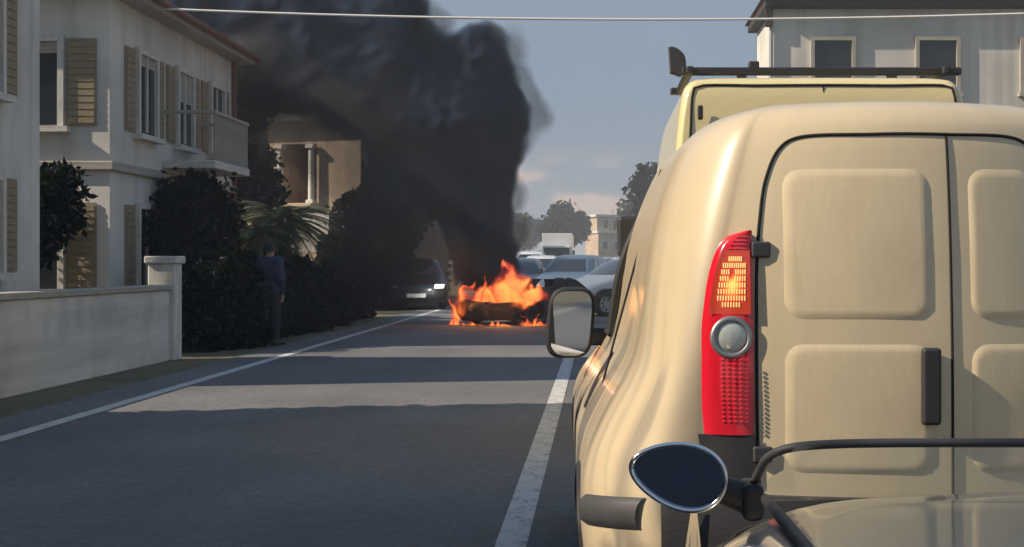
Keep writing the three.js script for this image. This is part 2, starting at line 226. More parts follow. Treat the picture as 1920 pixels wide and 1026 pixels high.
/* ------------------------------------------------------------------ ground and road */
const bend = (d) => (d < 70 ? 0 : -((d - 70) ** 2) / 1900);          // the road drifts left far ahead
{
  const gr = new THREE.PlaneGeometry(1600, 1600, 40, 40).rotateX(-Math.PI / 2); const uv = gr.attributes.uv; for (let i = 0; i < uv.count; i++) uv.setXY(i, uv.getX(i) * 400, uv.getY(i) * 400);
  gr.translate(0, -0.012, -500); struct('ground', gr, M.earth);
  const ribbon = (x0, x1, d0, d1, y, n, nu = 2) => gridGeo(nu, n, (u, v) => { const d = mix(d0, d1, v); return V(mix(x0, x1, u) + bend(d), y, -d); }, false);
  const scaleUv = (g, ku) => { const p = g.attributes.position, q = g.attributes.uv; for (let i = 0; i < p.count; i++) q.setXY(i, p.getX(i) / ku, p.getZ(i) / ku); return g; };
  const rg = scaleUv(ribbon(-5.0, 4.3, -60, 330, 0, 780, 62), 4.2), rc = new Float32Array(rg.attributes.position.count * 3);
  for (let i = 0; i < rc.length / 3; i++) { const x = rg.attributes.position.getX(i), z = rg.attributes.position.getZ(i), trk = [-3.2, -1.7, 0.85, 2.35].reduce((a, q) => a + Math.exp(-(((x - bend(-z) - q) / 0.28) ** 2)), 0), oil = [-2.45, 1.6].reduce((a, q) => a + Math.exp(-(((x - bend(-z) - q) / 0.3) ** 2)), 0); const k = 0.98 + 0.32 * fbm(x * 0.45, 0, z * 0.16, 4) + 0.16 * fbm(x * 2.3, 3, z * 0.8, 3) + 0.07 * trk - 0.1 * oil * (0.6 + fbm(x, 5, z * 0.3, 2)) + (x < -4.45 ? 0.06 : 0); rc[i * 3] = k * 1.01; rc[i * 3 + 1] = k; rc[i * 3 + 2] = k * 0.99; }
  rg.setAttribute('color', new THREE.BufferAttribute(rc, 3));
  const road = struct('road', rg, M.asphalt);
  part('centre_line', scaleUv(ribbon(-0.475, -0.33, -60, 27.5, 0.004, 40), 1.6), M.paintLine, road);
  part('centre_line', scaleUv(ribbon(-0.475, -0.33, 33.5, 300, 0.004, 80), 1.6), M.paintLine, road);
  part('edge_line', scaleUv(ribbon(-4.47, -4.33, -60, 300, 0.004, 90), 1.6), M.paintLine, road);
  part('edge_line', scaleUv(ribbon(3.6, 3.74, -60, 300, 0.004, 90), 1.6), M.paintLine, road);
}

/* ------------------------------------------------------------------ left side: hedges, wall, house, trees */
const DARKG = [0.036, 0.055, 0.03], MIDG = [0.045, 0.07, 0.022], OLIVE = [0.075, 0.085, 0.03], YEL = [0.13, 0.15, 0.035];
hedge({ name: 'tall_hedge', label: 'tall clipped evergreen hedge along the near left verge, outside the picture', seed: 31, pos: [-6.9, 0, -6.3], size: [1.3, 4.6, 11.4], n: 7600, geo: CL.mid, tint: DARKG, rag: 0.45 });
hedge({ name: 'tall_hedge', label: 'taller clipped hedge beside the phone, outside the picture', seed: 33, pos: [-6.9, 0, 3.6], size: [1.3, 5.7, 8.0], n: 4800, geo: CL.mid, tint: DARKG, rag: 0.4 });
{
  const w = thing('garden_wall', 'low pale plastered garden wall along the left verge below the tall hedge', 'wall', [-5.85, 0, -14]);
  part('wall', rbox(0.22, 0.95, 12, 0.02, 0, 0.46, 0), M.white, w);
  for (let i = 0; i < 10; i++) part(i ? `coping_stone_${String(i).padStart(3, '0')}` : 'coping_stone', rbox(0.3, 0.07, 1.19, 0.015, 0, 0.972, -5.4 + i * 1.2), M.plaster, w);
  for (const z of [-6.15, 6.15]) part('pillar', merge([rbox(0.36, 1.3, 0.36, 0.02, 0, 0.64, z), rbox(0.44, 0.1, 0.44, 0.02, 0, 1.34, z)]), M.white, w);
}
hedge({ name: 'roadside_hedge', label: 'dark overgrown hedge along the left edge line, before the palm', seed: 35, pos: [-6.0, 0, -29], size: [0.9, 1.05, 14], n: 6500, geo: CL.fine, tint: DARKG, rag: 0.45 });
hedge({ name: 'roadside_hedge', label: 'dark hedge farther along the road behind the burning car', seed: 36, pos: [-6.9, 0, -50], size: [1.2, 1.6, 18], n: 6000, geo: CL.mid, tint: DARKG, rag: 0.5 });
function palm(pos, label, seed, n, len, th, tint) {
  const t = thing('palm', label, 'palm tree', pos), R = mulberry(seed), rings = [];
  for (let i = 0; i < 14; i++) rings.push(bar(V(0, i * th / 14 - 0.05, 0), V(0, (i + 1) * th / 14, 0), 0.2 - i * 0.003, 0.17 - i * 0.003, 9));
  part('trunk', merge(rings), M.bark, t);
  const mats = [0.7, 1, 1.35].map((k) => phy({ color: L(tint[0] * k, tint[1] * k, tint[2] * k), roughness: 0.6, transmission: 0.25, thickness: 0, side: THREE.DoubleSide }));
  for (let i = 0; i < n; i++) {
    const a = i * 2.4 + R() * 0.4, up = 0.95 - 1.35 * (i / n), ln = len * (0.8 + 0.35 * R()), p = [], nn = [], ctr = [];
    for (let k = 0; k <= 12; k++) { const s = k / 12, rr = ln * s * Math.cos(up * (1 - 0.35 * s)), yy = ln * s * Math.sin(up) - 0.55 * ln * s * s; ctr.push(V(Math.cos(a) * rr, th + yy, Math.sin(a) * rr)); }
    const out = [];
    const side = V(-Math.sin(a), 0, Math.cos(a));
    for (let k = 1; k < 12; k++) for (let h = 0; h < 3; h++) for (const sg of [-1, 1]) {
      const b = ctr[k].clone().lerp(ctr[k + 1] || ctr[k], h / 3), dir = ctr[k].clone().sub(ctr[k - 1]).normalize(), ll = 0.34 * len * (1 - Math.abs(k / 12 - 0.45) * 1.1);
      const tip = b.clone().addScaledVector(side, sg * ll * 0.75).addScaledVector(dir, ll * 0.7).add(V(0, -0.25 * ll + (R() - 0.5) * 0.06, 0)), w = 0.014 + 0.006 * R();
      const q = [b.clone().addScaledVector(dir, -w), b.clone().addScaledVector(dir, w), tip], nor = q[1].clone().sub(q[0]).cross(tip.clone().sub(q[0])).normalize();
      for (const v of q) { p.push(v.x, v.y, v.z); nn.push(nor.x, nor.y, nor.z); }
    }
    const g = new THREE.BufferGeometry(); g.setAttribute('position', new THREE.Float32BufferAttribute(p, 3)); g.setAttribute('normal', new THREE.Float32BufferAttribute(nn, 3));
    const rb = tube(ctr, 0.012, 5, 14).toNonIndexed(); rb.deleteAttribute('uv');
    part(i ? `frond_${String(i).padStart(3, '0')}` : 'frond', mergeGeometries([g, rb]), mats[i % 3], t);
  }
  return t;
}
palm([-6.75, 0, -32.0], 'short bushy palm in front of the white balcony house', 51, 52, 1.3, 2.2, [0.075, 0.095, 0.035]);
palm([-7.2, 0, -31.4], 'sunlit yellow-green palm left of the balcony house', 52, 38, 1.05, 1.85, [0.19, 0.19, 0.06]);

{ // house: columns, gabled brick-red door, white balcony
  const h = thing('house', 'cream house with white columned loggia, gabled brown door and white balcony', 'house', [-11.85, 0, -46], -0.35);
  const W2 = 5.0, B = []; // facade faces +z at z = 0, right end x = +5
  // wall with openings: built of blocks around the loggia (x 2.0..3.3, y 3.2..4.9)
  part('wall', merge([box(7.3, 5.6, 6, -1.35, 2.8, -3.2), box(1.2, 3.05, 6, 2.9, 1.525, -3.2), box(1.5, 5.6, 6, 4.25, 2.8, -3.2), box(1.2, 0.7, 6, 2.9, 5.25, -3.2), box(1.2, 1.85, 4.6, 2.9, 3.975, -3.9)]), M.stucco, h);
  const lg = [];
  for (const x of [2.36, 3.44]) part('column', merge([new THREE.CylinderGeometry(0.085, 0.1, 1.6, 16).translate(x, 3.95, 0.0), rbox(0.26, 0.12, 0.26, 0.02, x, 3.13, 0), rbox(0.28, 0.13, 0.28, 0.02, x, 4.8, 0)]), M.white, h);
  part('door_surround', merge([box(0.12, 1.3, 0.16, 2.58, 3.75, -1.5), box(0.12, 1.3, 0.16, 3.22, 3.75, -1.5), bar(V(2.44, 4.38, -1.45), V(2.9, 4.7, -1.45), 0.075, 0.075, 6), bar(V(3.36, 4.38, -1.45), V(2.9, 4.7, -1.45), 0.075, 0.075, 6)]), M.peach, h);
  part('door', box(0.52, 1.25, 0.07, 2.9, 3.73, -1.55), M.brown, h);
  part('loggia_floor', rbox(1.4, 0.14, 1.4, 0.02, 2.9, 3.02, -0.4), M.peach, h);
  part('balcony', merge([rbox(1.3, 1.05, 0.1, 0.02, 4.1, 2.25, 1.15), rbox(0.1, 1.05, 1.2, 0.02, 3.5, 2.25, 0.55), rbox(0.1, 1.05, 1.2, 0.02, 4.7, 2.25, 0.55), rbox(1.4, 0.14, 1.3, 0.02, 4.1, 1.68, 0.55)]), M.white, h);
  part('cornice', merge([rbox(10.7, 0.2, 0.5, 0.03, 0.05, 5.7, -0.05), rbox(0.36, 0.2, 6.0, 0.03, 5.2, 5.7, -3.3)]), M.white, h);
  for (const [x, y] of [[-4, 1.5], [-1.9, 1.5], [0.3, 1.5], [-4, 4.1], [-1.9, 4.1], [0.3, 4.1]]) {
    const f = part('window', merge([box(0.09, 1.4, 0.12, x - 0.5, y, -0.17), box(0.09, 1.4, 0.12, x + 0.5, y, -0.17), box(0.91, 0.09, 0.12, x, y + 0.655, -0.17), box(1.2, 0.09, 0.2, x, y - 0.745, -0.14), box(0.05, 1.2, 0.08, x, y, -0.16)]), M.white, h);
    part('pane', box(0.9, 1.22, 0.03, x, y, -0.19), M.window, f);
    for (const s of [-1, 1]) { const sl = []; for (let k = 0; k < 12; k++) sl.push(box(0.46, 0.075, 0.025, x + s * 0.8, y - 0.62 + k * 0.112, -0.165)); part('shutter', merge(sl.concat(box(0.5, 1.36, 0.02, x + s * 0.8, y, -0.185))), M.brown, h); }
  }
  const roof = part('roof', (() => { const g = new THREE.BufferGeometry(), a = [-5.5, 5.8, 0.45], b = [5.5, 5.8, 0.45], c = [5.5, 5.8, -6.7], d = [-5.5, 5.8, -6.7], e = [-2.4, 7.2, -3.1], f = [2.4, 7.2, -3.1]; g.setAttribute('position', new THREE.Float32BufferAttribute([a, b, f, a, f, e, b, c, f, c, d, e, c, e, f, d, a, e].flat(), 3)); g.setAttribute('uv', new THREE.Float32BufferAttribute(new Array(36).fill(0).map((_, i) => (i * 0.37) % 1), 2)); g.computeVertexNormals(); return g; })(), M.tile, h);
  const rt = []; for (let r = 0; r < 9; r++) for (let k = 0; k < 48; k++) { const v = (r + 0.5) / 9, x0 = mix(-5.4, -2.45, v), x1 = mix(5.4, 2.45, v), x = mix(x0, x1, (k + 0.5) / 48); const g = new THREE.CylinderGeometry(0.085 * (1 - v * 0.45), 0.1 * (1 - v * 0.45), 0.46, 6, 1, true); g.rotateX(-Math.PI / 2 + 0.375); g.translate(x, mix(5.8, 7.2, v) + 0.05, mix(0.45, -3.1, v)); rt.push(g); }
  const tl = part('roof_tiles', merge(rt), M.tile, roof); tl.userData.kind = 'stuff';
}
function windowSet(parent, x, y, z, face, w = 0.9, hgt = 1.3, frame = M.white, shutters = true) { // face 'z': looks to +z, 'x': looks to +x
  const put = (g) => (face === 'z' ? g : g.rotateY(Math.PI / 2)).translate(x, y, z);
  const f = part('window', put(merge([box(0.09, hgt + 0.1, 0.12, -w / 2 - 0.04, 0, 0.03), box(0.09, hgt + 0.1, 0.12, w / 2 + 0.04, 0, 0.03), box(w, 0.09, 0.12, 0, hgt / 2, 0.03), box(w + 0.34, 0.08, 0.2, 0, -hgt / 2 - 0.06, 0.07), box(0.045, hgt - 0.08, 0.08, 0, 0, 0.02)])), frame, parent);
  part('pane', put(box(w - 0.01, hgt - 0.02, 0.03, 0, 0, 0.012)), M.window, f);
  const bl = [0.25, 0.6, 0, 0.4, 0.15][Math.floor(Math.abs(x * 3 + y * 7 + z * 5)) % 5] * hgt; if (bl > 0) { const sl = []; for (let k = 0; k < bl / 0.055; k++) sl.push(box(w - 0.03, 0.05, 0.016, 0, hgt / 2 - 0.03 - k * 0.055, 0.034)); part('roller_blind', put(merge(sl)), M.plaster, f); }
  if (shutters) for (const s of [-1, 1]) { const sl = [box(w / 2, hgt, 0.02, s * (w * 0.75 + 0.11), 0, 0.02)]; for (let k = 0; k < 12; k++) sl.push(box(w / 2 - 0.06, hgt / 17, 0.03, s * (w * 0.75 + 0.11), -hgt * 0.44 + k * hgt / 12.6, 0.028)); part('shutter', put(merge(sl)), M.tan, parent); }
}
{ // pale house behind the garden wall: the left end of the street
  const h = thing('pale_house', 'pale two-storey house with tan shutters and a balcony behind the garden wall', 'house', [-7.3, 0, -22.3]);
  part('wall', box(7.5, 5.3, 7.6, -3.75, 2.65, -3.8), M.white, h);
  part('string_course', merge([rbox(7.6, 0.14, 0.1, 0.02, -3.72, 2.75, 0.03), rbox(0.1, 0.14, 7.6, 0.02, 0.03, 2.75, -3.8)]), M.plaster, h);
  part('plinth', merge([rbox(7.62, 0.6, 0.08, 0.02, -3.72, 0.3, 0.03), rbox(0.08, 0.6, 7.6, 0.02, 0.03, 0.3, -3.8)]), M.plaster, h);
  for (const [x, y] of [[-1.2, 4.0], [-3.0, 4.0], [-4.8, 4.0], [-1.2, 1.55], [-4.8, 1.55]]) windowSet(h, x, y, 0.0, 'z');
  for (const [z, y] of [[-1.7, 4.0], [-3.9, 4.0], [-6.1, 4.0], [-1.7, 1.55], [-6.1, 1.55]]) windowSet(h, 0.0, y, z, 'x');
  const b = part('balcony', rbox(0.9, 0.14, 2.4, 0.02, 0.45, 2.95, -3.9), M.white, h);
  for (let i = 0; i < 16; i++) part(i ? `baluster_${String(i).padStart(3, '0')}` : 'baluster', bar(V(0.86, 3.02, -5.02 + i * 0.149), V(0.86, 3.8, -5.02 + i * 0.149), 0.022, 0.022, 6), M.plaster, b);
  part('handrail', merge([rbox(0.07, 0.06, 2.4, 0.015, 0.86, 3.83, -3.9), rbox(0.86, 0.06, 0.07, 0.015, 0.43, 3.83, -2.74), rbox(0.86, 0.06, 0.07, 0.015, 0.43, 3.83, -5.06)]), M.plaster, b);
  part('eaves', merge([rbox(8.2, 0.16, 8.3, 0.03, -3.75, 5.38, -3.8)]), M.plaster, h);
  part('gutter', merge([bar(V(-7.9, 5.42, 0.42), V(0.42, 5.42, 0.42), 0.06), bar(V(0.42, 5.42, 0.42), V(0.42, 5.42, -8.0), 0.06), bar(V(0.06, 0, -7.4), V(0.06, 5.3, -7.4), 0.045)]), M.brown, h);
  const rf = part('roof', (() => { const g = new THREE.ConeGeometry(5.8, 1.5, 4, 1); g.rotateY(Math.PI / 4); g.translate(-3.75, 6.22, -3.8); return g; })(), M.tile, h);
}
{ // low pale annex whose end wall shades a strip of road
  const h = thing('pale_annex', 'pale rendered annex beside the garden wall at the far left edge', 'house', [-7.0, 0, -15.1]);
  part('wall', box(4.5, 5.5, 3.6, -2.25, 2.75, -1.8), M.white, h);
  part('eaves', rbox(4.7, 0.14, 3.84, 0.03, -2.25, 5.57, -1.8), M.plaster, h);
  windowSet(h, 0, 3.9, -1.8, 'x', 0.9, 1.25); windowSet(h, 0, 1.75, -1.8, 'x', 0.9, 1.1);
}
tree({ name: 'garden_tree', label: 'small leafy garden tree between the annex and the pale house', seed: 91, pos: [-8.2, 0, -21.2], h: 2.6, r: 0.85, ch: 1.8, tr: 0.09, n: 900, geo: CL.fine, tint: MIDG });
tree({ name: 'garden_tree', label: 'round olive-green garden tree at the road corner of the pale house', seed: 95, pos: [-6.75, 0, -24.6], h: 2.7, r: 0.8, ch: 1.9, tr: 0.08, n: 800, geo: CL.fine, tint: OLIVE });
const treeSpecs = [
  ['dark tree right of the balcony house, half veiled by smoke', -5.95, 44.5, 4.6, 1.05, 3.8, DARKG], ['dark tree second along the left verge behind the smoke', -7.6, 52, 6.0, 2.2, 4.6, DARKG],
  ['tall dark tree rising left of the loggia columns', -9.1, 38, 6.4, 0.8, 5.4, [0.022, 0.034, 0.026]], ['leafy bush-like tree filling the gap below the white balcony', -6.5, 40.5, 1.7, 0.8, 1.3, MIDG],
  ['green tree standing on the verge behind the headlight car', -7.2, 62, 6.2, 2.3, 4.8, DARKG], ['dark bushy tree at the right corner of the balcony house', -6.45, 42.3, 3.3, 0.95, 2.7, DARKG], ['olive green tree in the left row, first beyond the smoke', -7.6, 74, 5.8, 2.3, 4.6, OLIVE], ['green tree in the left row beside the queue of cars', -8.2, 86, 6.4, 2.4, 5, MIDG],
];
treeSpecs.forEach(([label, x, d, h, r, ch, tint], i) => tree({ label, seed: 100 + i * 7, pos: [x, 0, -d], h, r, ch, tr: 0.16, n: 1500, geo: d < 60 ? CL.mid : CL.big, tint }));
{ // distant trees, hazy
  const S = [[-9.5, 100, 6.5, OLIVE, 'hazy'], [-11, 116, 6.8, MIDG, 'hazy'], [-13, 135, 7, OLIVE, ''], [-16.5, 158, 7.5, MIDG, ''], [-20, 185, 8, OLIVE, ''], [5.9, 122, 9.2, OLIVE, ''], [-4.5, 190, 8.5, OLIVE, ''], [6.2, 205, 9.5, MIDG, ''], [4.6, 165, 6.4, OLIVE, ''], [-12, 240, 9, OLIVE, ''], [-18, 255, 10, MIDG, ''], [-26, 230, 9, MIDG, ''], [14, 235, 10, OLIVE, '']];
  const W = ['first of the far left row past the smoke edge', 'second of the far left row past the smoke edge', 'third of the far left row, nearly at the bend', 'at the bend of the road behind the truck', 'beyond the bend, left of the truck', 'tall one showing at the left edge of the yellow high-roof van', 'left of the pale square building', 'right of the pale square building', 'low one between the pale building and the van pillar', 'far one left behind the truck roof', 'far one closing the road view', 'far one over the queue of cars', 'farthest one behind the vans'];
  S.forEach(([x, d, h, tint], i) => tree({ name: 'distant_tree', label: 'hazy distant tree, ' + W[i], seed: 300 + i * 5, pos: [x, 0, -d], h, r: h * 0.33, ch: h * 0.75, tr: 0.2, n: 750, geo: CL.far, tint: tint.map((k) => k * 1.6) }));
}
{ // trees behind the phone, seen only in the mirrors
  const b = tree({ name: 'rear_tree', label: 'leafy tree behind the cars, seen in the mirrors', group: 'trees behind the cars seen only in mirrors', seed: 400, pos: [-7, 0, 22], h: 7, r: 2.6, ch: 5.5, tr: 0.2, n: 1300, geo: CL.big, tint: MIDG });
  for (const [x, z] of [[7, 26], [-8, 34], [8, 42], [-6.5, 52]]) { const c = b.clone(); c.name = numbered('rear_tree'); c.position.set(x, 0, z); c.rotation.y = x + z; scene.add(c); }
}
/* ------------------------------------------------------------------ far building, right-hand house */
{
  const b = thing('square_building', 'pale square building with flat cornice at the far end of the road', 'building', [1.1, 0, -200], 0.35);
  part('wall', merge([box(5.0, 5.2, 5, 0.4, 2.6, 0), box(3.6, 2.2, 4, -0.3, 6.3, 0)]), M.peach, b);
  part('cornice', merge([rbox(5.4, 0.3, 5.4, 0.05, 0.4, 5.35, 0), rbox(4.2, 0.35, 4.6, 0.05, -0.3, 7.55, 0)]), M.white, b);
  for (const [x, y] of [[-1.2, 3.6], [0.5, 3.6], [2.0, 3.6], [-0.9, 6.4], [0.5, 6.4]]) { const w = part('window', box(0.9, 1.3, 0.1, x, y, y > 5 ? 2.04 : 2.54), M.white, b); part('pane', box(0.7, 1.1, 0.05, x, y, y > 5 ? 2.1 : 2.6), M.window, w); }
}
{
  const h = thing('white_house', 'white rendered house with dark eaves behind the yellow high-roof van', 'house', [4.68, 0, -40]);
  part('wall', box(9, 8.1, 4, 4.5, 4.05, -2), M.white, h);
  part('eaves', merge([rbox(9.5, 0.22, 4.6, 0.03, 4.5, 8.22, -2), box(0.2, 0.5, 0.14, -0.12, 7.86, 0.1)]), M.darkWood, h);
  part('downpipe', merge([bar(V(-0.06, 0, 0.07), V(-0.06, 7.9, 0.07), 0.05)]), M.metal, h);
  part('roof', (() => { const g = new THREE.ConeGeometry(7.6, 1.8, 4, 1); g.rotateY(Math.PI / 4); g.scale(0.9, 1, 0.45); g.translate(4.5, 9.24, -2); return g; })(), M.tile, h);
  for (const [x, y] of [[1.6, 6.6], [4.4, 6.6], [7.2, 6.6], [1.6, 3.6], [4.4, 3.6], [7.2, 3.6]]) { const w = part('window', merge([box(0.1, 1.5, 0.12, x - 0.55, y, 0.06), box(0.1, 1.5, 0.12, x + 0.55, y, 0.06), box(1.0, 0.1, 0.12, x, y + 0.7, 0.06), box(1.3, 0.1, 0.22, x, y - 0.8, 0.1)]), M.plaster, h); part('pane', box(1.0, 1.3, 0.03, x, y, 0.016), M.window, w); }
}
/* overhead cable between two poles */
{
  const pole = (x, z, label) => { const p = thing('utility_pole', label, 'pole', [x, 0, z]); part('shaft', new THREE.CylinderGeometry(0.09, 0.15, 5.9, 12).translate(0, 2.9, 0), M.plaster, p); part('crossarm', merge([box(0.8, 0.08, 0.08, 0, 5.5, 0.14), new THREE.CylinderGeometry(0.03, 0.04, 0.12, 8).translate(0.3, 5.4, 0.14), new THREE.CylinderGeometry(0.03, 0.04, 0.12, 8).translate(-0.3, 5.4, 0.14)]), M.metal, p); return p; };
  pole(-13.2, -24, 'concrete utility pole carrying the cable on the left, outside the picture'); pole(9.6, -24, 'concrete utility pole carrying the cable behind the white house corner');
  const pts = []; for (let i = 0; i <= 24; i++) { const u = i / 24, x = mix(-12.9, 9.3, u); pts.push(V(x, 6.3 - 1.15 * 4 * u * (1 - u) + 0.22, -23.86)); }
  for (const p of pts) p.y = 5.19 + 0.0027 * (p.x - 0.96) ** 2;
  tag(part('overhead_cable', tube(pts, 0.02, 6, 60), std({ color: L(0.75, 0.73, 0.7), roughness: 0.5 }), scene), 'pale overhead cable crossing high in front of the smoke', 'cable');
}

/* ------------------------------------------------------------------ cars */
function wheel(parent, x, z, r, w, rimMat = M.metal) {
  const s = Math.sign(x), tyre = new THREE.LatheGeometry([[r * 0.62, -w / 2], [r * 0.86, -w / 2], [r * 0.97, -w * 0.42], [r, -w * 0.25], [r, w * 0.25], [r * 0.97, w * 0.42], [r * 0.86, w / 2], [r * 0.62, w / 2]].map(([a, b]) => new THREE.Vector2(a, b)), 28).rotateZ(Math.PI / 2).translate(x, r, z);
  const t = part('wheel', tyre, M.rubber, parent), sp = [new THREE.CylinderGeometry(r * 0.63, r * 0.63, w * 0.5, 24).rotateZ(Math.PI / 2).translate(x - s * w * 0.1, r, z), new THREE.TorusGeometry(r * 0.6, 0.016, 6, 24).rotateY(Math.PI / 2).translate(x + s * w * 0.44, r, z)];
  for (let i = 0; i < 7; i++) { const a = i / 7 * 6.283; sp.push(box(0.03, r * 0.55, 0.05, 0, r * 0.3, 0).rotateX(a).translate(x + s * w * 0.32, r, z)); }
  sp.push(new THREE.CylinderGeometry(0.05, 0.05, 0.04, 12).rotateZ(Math.PI / 2).translate(x + s * w * 0.34, r, z));
  part('rim', merge(sp), rimMat, t);
}
// front toward -z in the car's own axes, origin at the centre on the ground
function makeCar(name, label, pos, turn, o = {}, group) {
  const Ln = o.L || 4.0, w = (o.W || 1.72) / 2, H = o.H || 1.46, k = H / 1.46, f = -Ln / 2, r = Ln / 2, hood = o.hood ?? 1.05, tail = o.tail ?? 0.25, paint = o.paint, c = o.charred;
  const sh = new Shell({
    zf: [[0.2, f + 0.12], [0.36, f + 0.01], [0.58, f + 0.02], [0.68, f + 0.1], [0.76 * k, f + 0.34], [0.86 * k, f + hood * 0.75], [0.94 * k, f + hood], [1.1 * k, f + hood + 0.27], [1.34 * k, f + hood + 0.7], [1.42 * k, f + hood + 0.98], [1.455 * k, f + hood + 1.3], [1.46 * k, f + hood + 1.7]],
    zr: [[0.2, r - 0.1], [0.38, r - 0.01], [0.6, r - 0.02], [0.86 * k, r - 0.06], [0.94 * k, r - tail * 0.6], [1.1 * k, r - tail], [1.34 * k, r - tail - 0.26], [1.42 * k, r - tail - 0.42], [1.455 * k, r - tail - 0.65], [1.46 * k, r - tail - 0.95]],
    hw: [[0.2, w - 0.07], [0.4, w - 0.01], [0.62, w], [0.85 * k, w - 0.03], [0.94 * k, w - 0.07], [1.34 * k, w - 0.22], [1.41 * k, w - 0.28], [1.45 * k, w - 0.42], [1.46 * k, w * 0.3]],
    hf: [[0.2, w - 0.3], [0.6, w - 0.3], [0.8 * k, w - 0.25], [0.95 * k, w - 0.22], [1.4 * k, w - 0.42], [1.46 * k, w * 0.2]], hr: [[0.2, w - 0.26], [0.9 * k, w - 0.22], [1.4 * k, w - 0.4], [1.46 * k, w * 0.2]],
    af: 0.42, ar: 0.3, bow: 0.07, arches: [[f + 0.78, 0.3, 0.35], [r - 0.72, 0.3, 0.35]],
  });
  const t = thing(name, label, 'car', pos, turn, group);
  const ys = [...steps(0.2, 0.66, 12), ...steps(0.69, 1.0 * k, 10), ...steps(1.05 * k, 1.4 * k, 7), ...steps(1.41 * k, 1.46 * k, 6)];
  const bg = sh.body(ys, [8, 8, 56, 6, 8]);
  if (c) { const p = bg.attributes.position; for (let i = 0; i < p.count; i++) { const x = p.getX(i), y = p.getY(i), z = p.getZ(i), n = fbm(x * 2.2, y * 2.2, z * 2.2, 3); p.setXYZ(i, x * (1 + n * 0.06), y * (1 - sst(0.7, 1.4, y) * 0.22 + n * 0.24 - 0.1 * sst(0.45, 0.7, y)), z + n * 0.3); } bg.computeVertexNormals(); }
  part('body', bg, paint, t);
  const y0 = 0.985 * k, y1 = 1.33 * k, g = c ? M.gap : M.glassDark, off = c ? 0.03 : 0.007;
  part('windscreen', sh.end(true, 0.98 * k, -(w - 0.24), w - 0.24, y1, -(w - 0.4), w - 0.4, off, 10, 6), g, t);
  part('rear_window', sh.end(false, 1.0 * k, -(w - 0.22), w - 0.22, y1 - 0.02, -(w - 0.38), w - 0.38, off, 10, 5), g, t);
  const m = f + hood + 1.15;
  for (const s of [-1, 1]) {
    part('side_window', sh.side(s, y0, f + hood + 0.42, m, y1, f + hood + 0.88, m + 0.02, off), g, t);
    part('side_window', sh.side(s, y0, m + 0.08, r - tail - 0.42, y1, m + 0.09, r - tail - 0.62, off), g, t);
    if (c) continue;
    part('wing_mirror', rbox(0.17, 0.13, 0.1, 0.04, s * (w + 0.06), 1.0 * k, f + hood + 0.5), paint, t);
    part('headlight', sh.end(true, 0.6, s * (w - 0.36), s * (w - 0.1), 0.71, s * (w - 0.34), s * (w - 0.07), 0.012, 6, 3), o.lit === s ? o.litMat : M.lampGlass, t);
    part('tail_light', sh.end(false, 0.62, s * (w - 0.3), s * (w - 0.06), 0.84 * k, s * (w - 0.26), s * (w - 0.05), 0.012, 5, 3), M.redLens, t);
  }
  if (!c) {
    part('grille', merge([sh.end(true, 0.42, -0.5, 0.5, 0.56, -0.55, 0.55, 0.008, 8, 2), sh.end(true, 0.24, -0.55, 0.55, 0.34, -0.6, 0.6, 0.008, 8, 2)]), M.blackPlastic, t);
    part('number_plate', box(0.52, 0.11, 0.015, 0, 0.4, f - 0.065), M.plate, t);
    part('number_plate', box(0.52, 0.11, 0.015, 0, 0.72, r + 0.055), M.plate, t);
  }
  if (c) bg.translate(0, -0.1, 0);
  for (const s of [-1, 1]) { if (c) { wheel(t, s * (w - 0.11), f + 0.78, 0.22, 0.17, M.charred); wheel(t, s * (w - 0.11), r - 0.72, 0.22, 0.17, M.charred); continue; } wheel(t, s * (w - 0.11), f + 0.78, 0.3, 0.19, c ? M.charred : M.metal); wheel(t, s * (w - 0.11), r - 0.72, 0.3, 0.19, c ? M.charred : M.metal); }
  return t;
}
makeCar('burning_car', 'burnt-out blackened car on fire in the middle of the road', [-1.55, 0, -32.4], Math.PI - 0.55, { paint: M.charred, charred: true, L: 3.4, H: 1.05, W: 1.6 });
makeCar('silver_car', 'silver hatchback stopped across the lane behind the van wing mirror', [0.75, 0, -37.2], Math.PI + 1.02 - 2.04, { paint: M.silver, L: 3.9, H: 1.5 });
const headMat = std({ color: L(0.9, 0.9, 0.9), emissive: L(1, 0.97, 0.9), emissiveIntensity: 2.2 });
makeCar('dark_car', 'dark car with one lit headlight in the shade left of the fire', [-5.25, 0, -43], Math.PI + 0.12, { paint: M.darkCar, lit: -1, litMat: headMat });
{ const hl = new THREE.PointLight(new THREE.Color(1, 0.97, 0.9), 1.2); hl.position.set(-4.5, 0.66, -40.75); scene.add(hl); }
makeCar('black_car', 'black car queuing nearest beyond the fire at the smoke edge', [-2.5, 0, -47], Math.PI, { paint: M.darkCar });
makeCar('white_car', 'white car queuing in the road beyond the black car', [-2.2, 0, -58], Math.PI, { paint: M.whiteCar, H: 1.6 });
makeCar('blue_car', 'blue-grey car facing us above the van wing mirror', [-0.75, 0, -45], Math.PI - 0.25, { paint: M.blueCar, H: 1.55 });
makeCar('blue_car', 'small blue-grey car far back beside the white truck', [-3.4, 0, -84], Math.PI, { paint: M.blueCar });
makeCar('white_car', 'second white car farther back in the queue', [0.7, 0, -66], 0.0, { paint: M.whiteCar, H: 1.55 });
makeCar('white_minivan', 'white minivan at the edge of the smoke in the queue', [-3.1, 0, -68], Math.PI, { paint: M.whiteCar, H: 1.85, L: 4.4 });
makeCar('grey_car', 'grey car between the blue-grey car and the white truck', [-1.5, 0, -76], Math.PI, { paint: M.silver, H: 1.5 });
makeCar('dark_car', 'dark car far back in the queue below the pale building', [1.4, 0, -54], 0.0, { paint: M.darkCar, H: 1.5 });
